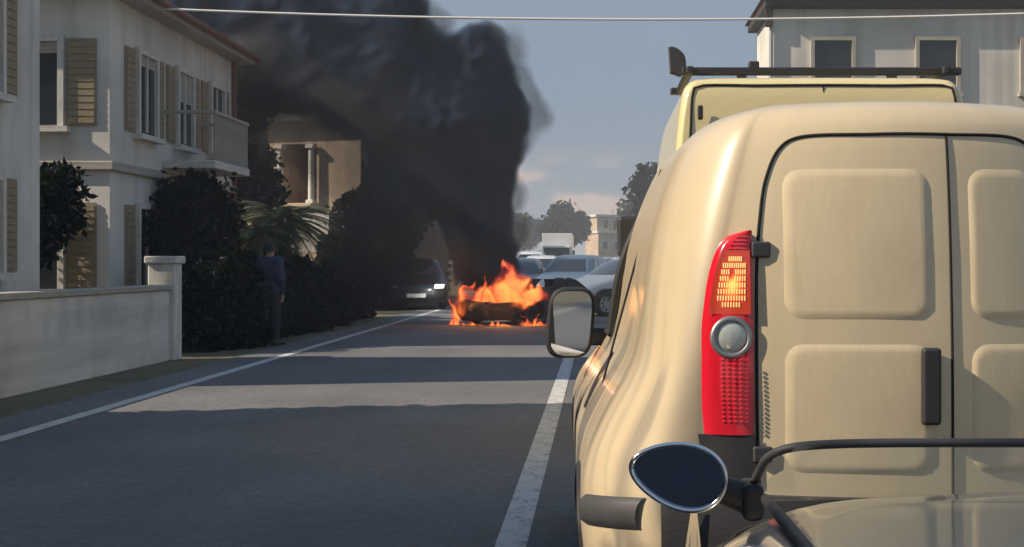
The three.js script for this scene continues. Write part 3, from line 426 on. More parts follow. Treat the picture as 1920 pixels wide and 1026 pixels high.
{
  const t = thing('white_truck', 'white box truck approaching far down the road', 'truck', [-3.3, 0, -120]);
  part('cab', rbox(2.3, 2.1, 1.9, 0.16, 0, 1.6, 1.2), M.whiteCar, t);
  part('cargo_box', rbox(2.45, 2.75, 5, 0.05, 0, 2.3, -2.3), M.whiteCar, t);
  part('windscreen', box(2.0, 0.75, 0.04, 0, 2.12, 2.16), M.glassDark, t);
  part('grille', box(1.6, 0.4, 0.05, 0, 1.15, 2.16), M.blackPlastic, t);
  part('bumper', rbox(2.35, 0.4, 0.3, 0.05, 0, 0.65, 2.1), M.greyPlastic, t);
  for (const s of [-1, 1]) { part('headlight', box(0.35, 0.24, 0.06, s * 0.9, 0.95, 2.2), M.lampGlass, t); wheel(t, s * 1.02, 1.2, 0.42, 0.26); wheel(t, s * 1.02, -3, 0.42, 0.26); part('wing_mirror', rbox(0.16, 0.4, 0.1, 0.03, s * 1.35, 2.1, 1.9), M.blackPlastic, t); }
}

/* ------------------------------------------------------------------ near cream van */
{
  const van = thing('cream_van', 'cream delivery van stopped right ahead with its left tail light glowing', 'van', [0.819, 0, -3.95], 0.026);
  const sh = new Shell({
    zf: [[0.22, -3.72], [0.4, -3.86], [0.6, -3.84], [0.75, -3.74], [0.85, -3.45], [0.95, -3.05], [1.02, -2.85], [1.3, -2.52], [1.58, -2.12], [1.68, -1.92], [1.73, -1.6], [1.75, -1.3], [1.758, -1.05]],
    zr: [[0.22, -0.04], [0.45, 0.0], [0.9, 0.0], [1.3, -0.02], [1.55, -0.05], [1.66, -0.075], [1.71, -0.11], [1.735, -0.16], [1.75, -0.3], [1.758, -0.55]],
    hw: [[0.22, 0.80], [0.4, 0.845], [0.55, 0.86], [0.66, 0.858], [0.75, 0.84], [0.82, 0.812], [0.9, 0.772], [0.96, 0.738], [1.03, 0.706], [1.12, 0.686], [1.3, 0.662], [1.45, 0.632], [1.55, 0.6], [1.64, 0.56], [1.7, 0.5], [1.735, 0.4], [1.752, 0.27], [1.758, 0.08]],
    hr: [[0.22, 0.62], [0.6, 0.6], [0.75, 0.56], [0.87, 0.537], [1.0, 0.54], [1.1, 0.53], [1.25, 0.502], [1.37, 0.475], [1.5, 0.445], [1.62, 0.415], [1.7, 0.38], [1.735, 0.3], [1.758, 0.05]],
    hf: [[0.22, 0.45], [0.8, 0.45], [1.0, 0.45], [1.6, 0.42], [1.73, 0.28], [1.758, 0.05]],
    af: 0.55, ar: 0.45, bow: 0.12, bowR: 0.075, arches: [[-0.74, 0.31, 0.355], [-3.1, 0.31, 0.35]],
  });
  const ys = [...steps(0.22, 0.7, 28), ...steps(0.72, 1.1, 20), ...steps(1.13, 1.6, 18), ...steps(1.615, 1.735, 11), 1.741, 1.747, 1.751, 1.755, 1.758];
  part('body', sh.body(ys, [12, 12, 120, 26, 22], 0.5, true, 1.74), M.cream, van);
  part('rear_panel', sh.back, M.creamDoor, van);
  const seamS = (s, pts, w = 0.004, off = 0.001) => tube(pts.map(([z, y]) => sh.flank(s, z, y, off)), w, 5, pts.length * 5);
  const seamE = (pts, w = 0.004, off = 0.001) => { const c = new THREE.CatmullRomCurve3(pts.map(([x, y]) => V(x, y, 0)), false, 'centripetal'), m = pts.length * 8; return tube(steps(0, 1, m).map((t) => { const q = c.getPoint(t); return sh.face(false, q.x, q.y, off); }), w, 5, m * 2); };
  // flank gaps and trim on both sides
  for (const s of [-1, 1]) {
    for (const gp of [seamS(s, [[-1.95, 0.34], [-1.95, 0.7], [-1.96, 1.0], [-1.93, 1.3], [-1.9, 1.6]]), seamS(s, [[-2.85, 0.42], [-2.8, 0.7], [-2.78, 0.95]]), seamS(s, [[-1.13, 0.6], [-1.15, 0.9], [-1.16, 1.3], [-1.2, 1.62]])]) part('door_gap', gp, M.gap, van);
    part('side_window', sh.side(s, 1.02, -2.72, -2.03, 1.56, -2.18, -1.98, 0.014, 10, 10), M.glassDark, van);
    part('window_rubber', merge([seamS(s, [[-2.72, 1.015], [-2.4, 1.012], [-2.03, 1.015]], 0.014, 0.006), seamS(s, [[-2.03, 1.015], [-2.0, 1.3], [-1.98, 1.56]], 0.02, 0.008), seamS(s, [[-2.75, 1.02], [-2.5, 1.27], [-2.2, 1.565], [-1.98, 1.57]], 0.022, 0.01)]), M.blackPlastic, van);
    part('rub_strip', gridGeo(16, 8, (u, v) => { const e = Math.sin(Math.PI * v), q = mix(-0.36, -0.035, u), yy = 0.615 + (v - 0.5) * 0.085 * Math.sqrt(1 - Math.pow(1 - Math.min(1, u * 4), 2)) + (u - 0.5) * 0.035; return sh.flank(s, q, yy, 0.004 + 0.02 * Math.sqrt(e) * Math.min(1, u * 6)); }, s < 0), M.greyPlastic, van);
    part('arch_lip', tube(steps(0.12, Math.PI - 0.12, 16).map((a) => sh.flank(s, -0.74 + Math.cos(a) * 0.358, 0.31 + Math.sin(a) * 0.358, 0.0)), 0.012, 6, 40), M.blackPlastic, van);
    part('arch_liner', new THREE.CylinderGeometry(0.35, 0.35, 0.2, 32, 1, true, 0, Math.PI * 2).rotateZ(Math.PI / 2).translate(s * 0.72, 0.31, -0.74), M.gap, van);
    wheel(van, s * 0.735, -0.74, 0.3, 0.185); wheel(van, s * 0.735, -3.1, 0.3, 0.185);
    part('door_handle', gridGeo(6, 10, (u, v) => sh.flank(s, mix(-1.5, -1.38, u) + 0.0, mix(0.78, 0.98, v) , 0.005 + 0.006 * Math.sin(Math.PI * u) * Math.sin(Math.PI * v)), s < 0), M.blackPlastic, van);
  }
  // wing mirror, left and right
  for (const s of [-1, 1]) {
    const g = new THREE.Group(); const cx = s * 0.875, cy = 1.045, cz = -2.42;
    const outline = (k, n = 40) => { const sp = new THREE.Shape(), pts = []; for (let i = 0; i < n; i++) { const a = i / n * 6.2832, c = Math.cos(a), q = Math.sin(a), e = 0.52, x = Math.sign(c) * Math.pow(Math.abs(c), e) * 0.096, y = Math.sign(q) * Math.pow(Math.abs(q), e * 0.9) * 0.15; pts.push(new THREE.Vector2((x + s * -0.012 * (y / 0.15)) * k + 0, y * k)); } sp.setFromPoints(pts); return sp; };
    const hou = new THREE.ExtrudeGeometry(outline(0.93), { depth: 0.05, bevelEnabled: true, bevelThickness: 0.03, bevelSize: 0.012, bevelSegments: 4, curveSegments: 4 }).translate(cx, cy, cz - 0.075);
    const m = part('wing_mirror', hou, M.blackPlastic, van);
    part('mirror_glass', new THREE.ShapeGeometry(outline(0.9), 4).rotateY(s * 0.1).rotateX(0.006).translate(cx, cy, cz + 0.012), M.mirror, m);
    const lowp = gridGeo(16, 5, (u, v) => { const x = mix(-0.082, 0.07, u), edge = -0.15 * Math.pow(1 - Math.pow(Math.min(1, Math.abs((x + 0.004) / 0.093)), 3.2), 0.4) * 0.93, top = mix(-0.086, -0.128, u); return V(cx - s * x * 1, cy + mix(Math.min(edge, top), top, v), cz + 0.017 + 0.012 * Math.sin(v * 3.14) * Math.sin(u * 3.14)); }, s > 0);
    part('mirror_cap', lowp, M.whiteCar, m);
    part('mirror_arm', merge([rbox(0.2, 0.075, 0.05, 0.02, s * 0.76, 0.985, cz - 0.03), rbox(0.06, 0.14, 0.09, 0.02, s * 0.675, 1.01, cz - 0.03)]), M.blackPlastic, m);
  }
  // rear doors
  for (const gp of [
    seamE([[-0.40, 0.70], [-0.405, 0.9], [-0.405, 1.15], [-0.402, 1.3], [-0.392, 1.42], [-0.375, 1.52], [-0.34, 1.6], [-0.3, 1.63], [-0.1, 1.64], [0.1, 1.64], [0.3, 1.63], [0.34, 1.6], [0.375, 1.52], [0.392, 1.42], [0.4, 1.2], [0.4, 0.7]], 0.005),
    seamE([[0.1, 0.68], [0.1, 1.2], [0.1, 1.635]], 0.004), seamE([[-0.4, 0.69], [0, 0.685], [0.4, 0.69]], 0.005)]) part('door_gap', gp, M.gap, van);
  for (const y of [1.335, 0.80]) for (const s of [-1, 1]) part('hinge', rbox(0.05, 0.042, 0.02, 0.006, s * 0.392, y, sh.face(false, 0.392, y).z + 0.008), M.greyPlastic, van);
  part('door_handle', rbox(0.05, 0.2, 0.03, 0.01, 0.04, 0.98, 0.088), M.blackPlastic, van);
  // pressed panel frames on the doors
  for (const [x0, x1] of [[-0.345, 0.06], [0.14, 0.35]]) for (const [ya, yb] of [[0.74, 1.1], [1.14, 1.56]]) part('door_pressing', gridGeo(30, 34, (u, v) => { const x = mix(x0, x1, u), y = mix(ya, yb, v), cr = 0.06, dx = Math.min(x - x0, x1 - x), dy = Math.min(y - ya, yb - y), d = dx < cr && dy < cr ? cr - Math.hypot(cr - dx, cr - dy) : Math.min(dx, dy); return sh.face(false, x, y, -0.004 + 0.0095 * sst(0.0, 0.028, d)); }), M.creamDoor, van);
  // tail lights (left one in view)
  for (const s of [-1, 1]) {
    const A = curve([[0.85, 0.545], [0.95, 0.552], [1.1, 0.552], [1.22, 0.54], [1.3, 0.522], [1.35, 0.5], [1.378, 0.47], [1.386, 0.43]]), B = 0.414;   // outer and inner edge by height
    const sf = (x, y, off) => { const q = sh.face(false, x, y); const out = V(s * 0, 0, 1); q.z += off; return q; };
    const lens = (y0, y1, off, n = 14, in0 = 0, in1 = 0) => gridGeo(10, n, (u, v) => { const y = mix(y0, y1, v), a = A(y) - in0, b = B + in1, x = mix(a, b, u), dome = Math.pow(Math.sin(Math.PI * clamp(u * 0.94 + 0.03)), 0.35); const p = sf(s * x, y, off * dome); if (u < 0.12) { p.z -= (0.12 - u) * 0.14; } return p; }, s > 0);
    const t = part('tail_light', lens(0.85, 1.386, 0.022, 40), M.redLens, van);
    // lit indicator bars
    const bars = []; for (let r = 0; r < 8; r++) { const y = 1.19 + r * 0.0172, wd = r === 0 ? 0.55 : r > 6 ? 0.6 : 0.9; for (let k = 0; k < 13; k++) { const u = (k + 0.5) / 13; if (Math.abs(u - 0.5) > wd / 2) continue; if (r > 3 && r < 6 && Math.abs(u - 0.45) < 0.09) continue; const x = mix(A(y) - 0.026, B + 0.012, u); bars.push(rbox(0.0036, 0.0135, 0.005, 0.0014, s * x, y, sf(s * x, y, 0.0225).z, 1)); } }
    part('reflector_bars', merge(bars), phy({ color: L(0.9, 0.55, 0.16), emissive: L(1, 0.68, 0.26), emissiveIntensity: s < 0 ? 0.3 : 0, roughness: 0.25, clearcoat: 1 }), t);
    part('indicator_light', gridGeo(10, 12, (u, v) => { const y = mix(1.165, 1.335, v), x = mix(A(y) - 0.018, B + 0.008, u); return sf(s * x, y, 0.0222 + 0.0008 * Math.sin(u * 3.14) * Math.sin(v * 3.14)); }, s > 0), phy({ color: L(0.5, 0.05, 0.02), emissive: L(1, 1, 1), emissiveMap: glowMap, emissiveIntensity: s < 0 ? 0.5 : 0, roughness: 0.25, clearcoat: 1 }), t);
    // ribs in the lower red lens and at the top
    const ribs = []; for (let r = 0; r < 15; r++) { const y = 0.885 + r * 0.0115; for (let k = 0; k < 5; k++) { const x = mix(A(y) - 0.05, B + 0.012, (k + 0.5) / 5); ribs.push(rbox(0.0085, 0.0048, 0.005, 0.0015, s * x, y, sf(s * x, y, 0.0225).z, 1)); } }
    for (let r = 0; r < 4; r++) for (let k = 0; k < 6; k++) { const y = 1.337 + r * 0.0105, x = mix(A(y) - 0.03, B + 0.012, (k + 0.5) / 6); ribs.push(rbox(0.0085, 0.004, 0.005, 0.0015, s * x, y, sf(s * x, y, 0.0225).z, 1)); }
    part('reflector_ribs', merge(ribs), M.redDeep, t).userData.kind = 'stuff';
    const cy = 1.105, cx = s * (B + 0.058), cz = sf(cx, cy, 0.02).z;
    part('reversing_light', new THREE.SphereGeometry(0.044, 28, 16).scale(1, 1, 0.36).translate(cx, cy, cz), M.clearLens, t);
    part('lamp_ring', new THREE.TorusGeometry(0.048, 0.0085, 12, 40).translate(cx, cy, cz + 0.004), M.metal, t);
    part('lamp_trim', gridGeo(8, 8, (u, v) => { const y = mix(0.725, 0.85, v), x = mix(A(0.86) + 0.012 - (v - 1) * -0.02, B - 0.004, u); return sf(s * x, y, 0.012 + 0.006 * Math.sin(Math.PI * u)); }, s > 0), M.blackPlastic, van);
  }
  // bumper wraps the rear corners
  const bump = (y0, y1, off, q0, mat, nm) => part(nm, gridGeo(48, 10, (u, v) => { const y = mix(y0, y1, v), e = off * Math.pow(Math.sin(Math.PI * clamp(v * 0.9 + 0.05)), 0.5), x = mix(-q0, q0, u); return sh.face(false, x, y, e); }), mat, van);
  bump(0.24, 0.685, 0.035, 0.655, M.blackPlastic, 'bumper');
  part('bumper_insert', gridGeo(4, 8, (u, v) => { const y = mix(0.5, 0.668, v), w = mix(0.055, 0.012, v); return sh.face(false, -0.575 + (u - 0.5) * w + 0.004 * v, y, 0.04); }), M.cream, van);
  part('number_plate', rbox(0.52, 0.11, 0.012, 0.004, 0.05, 0.60, 0.117), M.plate, van);
}
/* ------------------------------------------------------------------ yellow high-roof van ahead */
{
  const t = thing('high_roof_van', 'taller yellow high-roof van ahead with a black roof rack', 'van', [1.455, 0, -9.6], 0.0); t.scale.y = 1.028;
  const sh = new Shell({
    zf: [[0.25, -5.3], [0.9, -5.35], [1.1, -4.9], [1.3, -4.5], [1.9, -3.9], [2.3, -3.3], [2.44, -2.8], [2.46, -2.2]], zr: [[0.25, 0], [1.6, 0], [2.2, -0.04], [2.38, -0.07], [2.43, -0.12], [2.455, -0.3], [2.46, -0.6]],
    hw: [[0.25, 0.98], [0.6, 1.03], [1.1, 1.03], [1.5, 1.0], [2.0, 0.955], [2.25, 0.925], [2.36, 0.9], [2.42, 0.85], [2.45, 0.74], [2.46, 0.3]], hr: [[0.25, 0.95], [1.1, 0.98], [2.0, 0.91], [2.3, 0.87], [2.42, 0.79], [2.46, 0.25]], hf: [[0.25, 0.7], [2.4, 0.6], [2.46, 0.2]],
    af: 0.5, ar: 0.1, bow: 0.12, bowR: 0.015, arches: [[-0.95, 0.34, 0.4], [-4.4, 0.34, 0.4]],
  });
  part('body', sh.body([...steps(0.25, 0.9, 22), ...steps(0.95, 2.3, 20), ...steps(2.32, 2.42, 6), 2.435, 2.447, 2.455, 2.46], [10, 8, 80, 10, 14], 0.4), M.yellow, t);
  const seam = (pts, w, off = 0.002) => tube(pts.map(([x, y]) => sh.face(false, x, y, off)), w, 5, pts.length * 6);
  for (const gp of [seam([[-0.87, 0.5], [-0.885, 1.2], [-0.875, 1.9], [-0.862, 2.06], [-0.838, 2.36], [-0.82, 2.375], [-0.4, 2.38], [0, 2.382], [0.4, 2.38], [0.82, 2.375], [0.838, 2.36], [0.862, 2.06], [0.885, 1.2], [0.87, 0.5]], 0.009), seam([[0, 0.5], [0, 1.4], [0, 2.38]], 0.007)]) part('door_gap', gp, M.gap, t);
  for (const s of [-1, 1]) {
    part('rear_window', sh.end(false, 1.3, s * 0.1, s * 0.78, 1.95, s * 0.1, s * 0.76, 0.006), M.glassDark, t);
    part('tail_light', rbox(0.1, 0.5, 0.05, 0.02, s * 0.93, 1.05, -0.01), M.redLens, t);
    part('marker_lamp', rbox(0.035, 0.09, 0.03, 0.01, s * 0.80, 2.205, 0.0), M.blackPlastic, t);
    wheel(t, s * 0.88, -0.95, 0.34, 0.22); wheel(t, s * 0.88, -4.4, 0.34, 0.22);
    part('wing_mirror', rbox(0.2, 0.36, 0.12, 0.04, s * 1.18, 1.5, -4.1), M.blackPlastic, t);
  }
  part('bumper', rbox(1.98, 0.28, 0.16, 0.05, 0, 0.48, 0.05), M.greyPlastic, t);
  part('number_plate', box(0.52, 0.11, 0.012, 0, 0.48, 0.14), M.plate, t);
  const rk = part('roof_rack', merge([rbox(1.86, 0.05, 0.07, 0.012, 0.03, 2.505, -0.35), rbox(1.84, 0.05, 0.07, 0.012, 0, 2.505, -1.5), rbox(0.05, 0.05, 1.3, 0.012, -0.85, 2.507, -0.92), rbox(0.05, 0.05, 1.3, 0.012, 0.85, 2.507, -0.92), box(0.06, 0.05, 0.06, -0.5, 2.465, -0.35), box(0.06, 0.05, 0.06, 0.5, 2.465, -0.35), rbox(0.07, 0.05, 0.07, 0.012, -0.42, 2.545, -0.35)]), M.blackPlastic, t);
  const fin = new THREE.Shape(); fin.moveTo(-0.04, 0); fin.lineTo(-0.05, 0.155); fin.quadraticCurveTo(-0.02, 0.165, 0.03, 0.12); fin.quadraticCurveTo(0.055, 0.09, 0.05, 0.02); fin.lineTo(0.02, -0.02); fin.lineTo(-0.04, 0);
  part('rack_end_stop', new THREE.ExtrudeGeometry(fin, { depth: 0.05, bevelEnabled: true, bevelThickness: 0.008, bevelSize: 0.008, bevelSegments: 2 }).translate(-0.93, 2.5, -0.38), M.greyPlastic, rk);
}
/* ------------------------------------------------------------------ small open car beside the phone */
{
  const c = thing('roadster', 'champagne open-top car in the foreground with an oval chrome-rimmed door mirror', 'car', [0.99, 0, 0], 0);
  const sh = new Shell({
    zf: [[0.22, -3.3], [0.4, -3.44], [0.58, -3.42], [0.68, -3.3], [0.76, -3.05], [0.82, -2.8], [0.88, -2.6], [0.915, -2.45], [0.93, -2.3]], zr: [[0.22, -0.15], [0.4, -0.02], [0.7, -0.03], [0.85, -0.1], [0.93, -0.4]],
    hw: [[0.22, 0.73], [0.45, 0.81], [0.7, 0.828], [0.82, 0.82], [0.86, 0.808], [0.89, 0.79], [0.915, 0.755], [0.93, 0.7]], hf: [[0.22, 0.5], [0.7, 0.5], [0.93, 0.5]], hr: [[0.22, 0.5], [0.93, 0.5]], af: 0.5, ar: 0.3, bow: 0.1, arches: [[-2.72, 0.28, 0.33], [-0.6, 0.28, 0.33]],
  });
  part('body', sh.body([...steps(0.22, 0.7, 20), ...steps(0.72, 0.88, 10), 0.89, 0.9, 0.908, 0.915, 0.921, 0.926, 0.93], [10, 10, 70, 10, 8], 0.5), M.champagne, c);
  for (const s of [-1, 1]) { wheel(c, s * 0.7, -2.72, 0.28, 0.18); wheel(c, s * 0.7, -0.6, 0.28, 0.18); part('headlight', new THREE.SphereGeometry(0.09, 16, 10).scale(1, 1, 0.6).translate(s * 0.55, 0.62, -3.36), M.lampGlass, c); }
  part('door_gap', merge([tube([[-2.36, 0.4], [-2.36, 0.7], [-2.35, 0.86], [-2.33, 0.905]].map(([z, y]) => sh.flank(-1, z, y, 0.001)), 0.003, 5, 16)]), M.gap, c);
  const P = [V(-0.742, 0.905, -2.5), V(-0.732, 0.965, -2.395), V(-0.722, 0.998, -2.335), V(-0.688, 1.016, -2.3), V(-0.3, 1.026, -2.275), V(0, 1.028, -2.27)];
  const fr = [...P, ...P.slice(0, -1).reverse().map((p) => V(-p.x, p.y, p.z))];
  part('windscreen_frame', tube(fr, 0.007, 10, 90), M.greyPlastic, c);
  part('windscreen', gridGeo(16, 10, (u, v) => { const q = mix(-1, 1, u), y = mix(0.9, 1.02, v), w = mix(0.735, 0.69, v); return V(q * w, y, mix(-2.5, -2.275, v) - 0.05 * (1 - q * q)); }), M.glassPane, c);
  part('window_seal', tube([V(-0.725, 0.926, -2.36), V(-0.722, 0.934, -1.8), V(-0.72, 0.934, -1.0)], 0.009, 8, 24), M.blackPlastic, c);
  // oval mirror: egg outline, tilted
  const egg = (k, n = 56) => { const pts = []; for (let i = 0; i < n; i++) { const a = i / n * 6.2832, x = Math.cos(a) * 0.077, y = Math.sin(a) * 0.051 * (1 + 0.22 * Math.cos(a)); const r = -0.2; pts.push(new THREE.Vector2((x * Math.cos(r) - y * Math.sin(r)) * k, (x * Math.sin(r) + y * Math.cos(r)) * k)); } return pts; };
  const mx = -0.862, my = 0.958, mz = -2.4, place = (g) => g.rotateY(-0.16).translate(mx, my, mz);
  const sp = new THREE.Shape(); sp.setFromPoints(egg(0.95));
  const hou = []; const back = gridGeo(40, 8, (u, v) => { const e = egg(1, 40), p = e[Math.round(u * 40) % 40], k = Math.cos(v * Math.PI / 2); return V(p.x * k, p.y * k, -0.075 * Math.sin(v * Math.PI / 2)); }, true);
  const mm = part('door_mirror', place(back), M.blackPlastic, c);
  part('mirror_glass', place(new THREE.ShapeGeometry(sp).translate(0, 0, -0.004)), std({ color: L(0.3, 0.34, 0.4), roughness: 0.04, metalness: 1 }), mm);
  part('chrome_rim', place(new THREE.TubeGeometry(new THREE.CatmullRomCurve3(egg(1).map((p) => V(p.x, p.y, 0)), true), 120, 0.0042, 8, true)), M.chrome, mm);
  part('mirror_arm', merge([bar(V(mx + 0.055, my - 0.022, mz - 0.035), V(mx + 0.125, my - 0.045, mz - 0.04), 0.02, 0.028, 12), rbox(0.035, 0.06, 0.09, 0.012, mx + 0.122, my - 0.045, mz - 0.045)]), M.blackPlastic, mm);
}

/* ------------------------------------------------------------------ smoke and fire */
function isoSurface(field, dims, lo, cell, iso) { // surface nets
  const [nx, ny, nz] = dims, id = new Int32Array(nx * ny * nz).fill(-1), p = [], at = (x, y, z) => (z * ny + y) * nx + x, ix = [];
  for (let z = 0; z < nz - 1; z++) for (let y = 0; y < ny - 1; y++) for (let x = 0; x < nx - 1; x++) {
    let mask = 0; const g = []; for (let k = 0; k < 8; k++) { const v = field[at(x + (k & 1), y + ((k >> 1) & 1), z + (k >> 2))] - iso; g.push(v); if (v > 0) mask |= 1 << k; }
    if (mask === 0 || mask === 255) continue;
    let n = 0, sx = 0, sy = 0, sz = 0;
    for (let a = 0; a < 8; a++) for (const bit of [1, 2, 4]) { const b = a | bit; if (b === a || (g[a] > 0) === (g[b] > 0)) continue; const t = g[a] / (g[a] - g[b]); sx += (a & 1) + (bit === 1 ? t : 0); sy += ((a >> 1) & 1) + (bit === 2 ? t : 0); sz += (a >> 2) + (bit === 4 ? t : 0); n++; }
    id[at(x, y, z)] = p.length / 3; p.push(lo[0] + (x + sx / n) * cell, lo[1] + (y + sy / n) * cell, lo[2] + (z + sz / n) * cell);
  }
  const quad = (a, b, c, d, f) => { if (Math.min(a, b, c, d) < 0) return; if (f) ix.push(a, b, c, a, c, d); else ix.push(a, c, b, a, d, c); };
  for (let z = 1; z < nz - 1; z++) for (let y = 1; y < ny - 1; y++) for (let x = 1; x < nx - 1; x++) {
    const i = field[at(x, y, z)] > iso;
    if (i !== field[at(x + 1, y, z)] > iso) quad(id[at(x, y - 1, z - 1)], id[at(x, y, z - 1)], id[at(x, y, z)], id[at(x, y - 1, z)], i);
    if (i !== field[at(x, y + 1, z)] > iso) quad(id[at(x - 1, y, z - 1)], id[at(x - 1, y, z)], id[at(x, y, z)], id[at(x, y, z - 1)], i);
    if (i !== field[at(x, y, z + 1)] > iso) quad(id[at(x - 1, y - 1, z)], id[at(x, y - 1, z)], id[at(x, y, z)], id[at(x - 1, y, z)], i);
  }
  const g = new THREE.BufferGeometry(); g.setAttribute('position', new THREE.Float32BufferAttribute(p, 3)); g.setIndex(ix); g.computeVertexNormals(); return g;
}
function sample(lo, hi, cell, f) { const d = [0, 1, 2].map((k) => Math.ceil((hi[k] - lo[k]) / cell) + 1), out = new Float32Array(d[0] * d[1] * d[2]); let o = 0; for (let z = 0; z < d[2]; z++) for (let y = 0; y < d[1]; y++) for (let x = 0; x < d[0]; x++) out[o++] = (x === 0 || y === 0 || z === 0 || x === d[0] - 1 || y === d[1] - 1 || z === d[2] - 1) ? -1 : f(lo[0] + x * cell, lo[1] + y * cell, lo[2] + z * cell); return [out, d]; }
const paintShell = (g, rgb, alpha) => { const p = g.attributes.position, c = new Float32Array(p.count * 4); for (let i = 0; i < p.count; i++) { const x = p.getX(i), y = p.getY(i), z = p.getZ(i), q = typeof rgb === 'function' ? rgb(x, y, z) : rgb; c[i * 4] = q[0]; c[i * 4 + 1] = q[1]; c[i * 4 + 2] = q[2]; c[i * 4 + 3] = clamp(alpha(x, y, z)); } g.setAttribute('color', new THREE.BufferAttribute(c, 4)); return g; };
/* ------------------------------------------------------------------ person watching from the verge */
{
  const t = thing('person', 'person in dark blue jacket and dark trousers standing on the verge, watching the fire', 'person', [-5.18, 0, -23.5], -0.32);
  const cap = (p, a, b, ra, rb) => { const bx = b[0] - a[0], by = b[1] - a[1], bz = b[2] - a[2], px = p[0] - a[0], py = p[1] - a[1], pz = p[2] - a[2], h = clamp((px * bx + py * by + pz * bz) / (bx * bx + by * by + bz * bz)); return Math.hypot(px - bx * h, py - by * h, pz - bz * h) - mix(ra, rb, h); };
  const sm = (l, k) => { let q = 0; for (const d of l) q += Math.exp(-d / k); return -k * Math.log(q + 1e-30); };
  const J = {}; for (const s of [-1, 1]) { J[s] = { sh: [s * 0.165, 1.315, 0.01], el: [s * 0.222, 1.05, s > 0 ? 0.03 : 0.02], wr: [s * (s > 0 ? 0.2 : 0.215), 0.83, s > 0 ? -0.05 : -0.03], hip: [s * 0.085, 0.83, 0], kn: [s * 0.1, 0.46, s > 0 ? -0.02 : 0.0], an: [s * 0.112, 0.085, s > 0 ? -0.01 : 0.05], toe: [s * 0.15, 0.04, s > 0 ? -0.17 : -0.11] }; }
  const leg = (p, s) => { const j = J[s]; return [cap(p, j.hip, j.kn, 0.092, 0.058), cap(p, j.kn, j.an, 0.057, 0.04), cap(p, [j.an[0], 0.3, j.an[2] * 0.5 + j.kn[2] * 0.5 + 0.01], j.kn, 0.052, 0.05)]; };
  const arm = (p, s) => { const j = J[s]; return [cap(p, j.sh, j.el, 0.056, 0.043), cap(p, j.el, j.wr, 0.042, 0.027)]; };
  const torso = (p) => [cap(p, [-0.07, 0.9, 0], [0.07, 0.9, 0], 0.115, 0.115), cap(p, [-0.07, 1.12, 0], [0.07, 1.12, 0], 0.105, 0.105), cap(p, [-0.09, 1.22, 0], [0.09, 1.22, 0], 0.105, 0.105), cap(p, J[-1].sh, J[1].sh, 0.062, 0.062), cap(p, [0, 1.25, 0], [0, 1.4, -0.012], 0.06, 0.05), cap(p, [0, 1.38, -0.01], [0, 1.46, -0.02], 0.052, 0.052)];
  const feet = (p, s) => [cap(p, [J[s].an[0], 0.05, J[s].an[2] + 0.03], J[s].toe, 0.042, 0.034)];
  const all = (p) => sm([...torso(p), ...arm(p, -1), ...arm(p, 1), ...leg(p, -1), ...leg(p, 1), ...feet(p, -1), ...feet(p, 1)], 0.018);
  const build = (f, lo, hi, cell) => { const [fd, d] = sample(lo, hi, cell, (x, y, z) => f([x, y, z])); return isoSurface(fd, d, lo, cell, 0); };
  const skin = std({ color: L(0.36, 0.22, 0.15), roughness: 0.6 });
  const head = (p) => sm([Math.hypot(p[0] / 0.075, (p[1] - 1.525) / 0.098, (p[2] + 0.008) / 0.093) * 0.085 - 0.085, cap(p, [0, 1.455, -0.055], [0, 1.47, -0.02], 0.04, 0.05), cap(p, [0, 1.525, -0.098], [0, 1.492, -0.112], 0.009, 0.014), cap(p, [-0.022, 1.455, -0.085], [0.022, 1.455, -0.085], 0.009, 0.009), cap(p, [-0.036, 1.543, -0.084], [0.036, 1.543, -0.084], 0.011, 0.011), cap(p, [-0.078, 1.535, 0.0], [-0.076, 1.495, -0.008], 0.011, 0.007), cap(p, [0.078, 1.535, 0.0], [0.076, 1.495, -0.008], 0.011, 0.007)], 0.007);
  const hand = (s) => { const w = J[s].wr, ch = []; const P = (x, y, z) => [w[0] + s * x, w[1] + y, w[2] + z];
    ch.push([P(0, 0, 0), P(0.004, -0.03, -0.004), 0.024, 0.026], [P(0.004, -0.03, -0.022), P(0.004, -0.078, -0.03), 0.014, 0.014], [P(0.004, -0.03, 0.012), P(0.004, -0.078, 0.018), 0.014, 0.013], [P(0.004, -0.03, -0.006), P(0.004, -0.08, -0.008), 0.015, 0.014]);
    [[-0.032, 0.034, 0.024, 0.018], [-0.014, 0.038, 0.027, 0.02], [0.003, 0.036, 0.025, 0.019], [0.019, 0.028, 0.019, 0.016]].forEach(([z, a, b, c]) => { let q = P(0.004, -0.08, z), r = P(-0.002, -0.08 - a, z * 1.1); ch.push([q, r, 0.009, 0.0085]); const u = P(-0.012, -0.08 - a - b * 0.92, z * 1.12); ch.push([r, u, 0.0085, 0.008]); ch.push([u, P(-0.024, -0.08 - a - b * 0.92 - c * 0.75, z * 1.12), 0.008, 0.007]); });
    ch.push([P(0, -0.03, -0.024), P(-0.01, -0.058, -0.05), 0.013, 0.01], [P(-0.01, -0.058, -0.05), P(-0.016, -0.088, -0.056), 0.01, 0.008]);
    return build((p) => -sm(ch.map((c) => cap(p, ...c)), 0.0035), [w[0] - 0.06, w[1] - 0.2, w[2] - 0.085], [w[0] + 0.06, w[1] + 0.035, w[2] + 0.06], 0.0035); };
  const strip = (g) => { const h = g.toNonIndexed(); return h; };
  part('body', mergeGeometries([strip(build((p) => -all(p), [-0.36, -0.02, -0.26], [0.36, 1.5, 0.2], 0.012)), strip(build((p) => -head(p), [-0.12, 1.38, -0.16], [0.12, 1.66, 0.12], 0.0045)), strip(hand(-1)), strip(hand(1))]), skin, t);
  const wr = (p, k) => fbm(p[0] * 9, p[1] * 13, p[2] * 9, 3) * k;
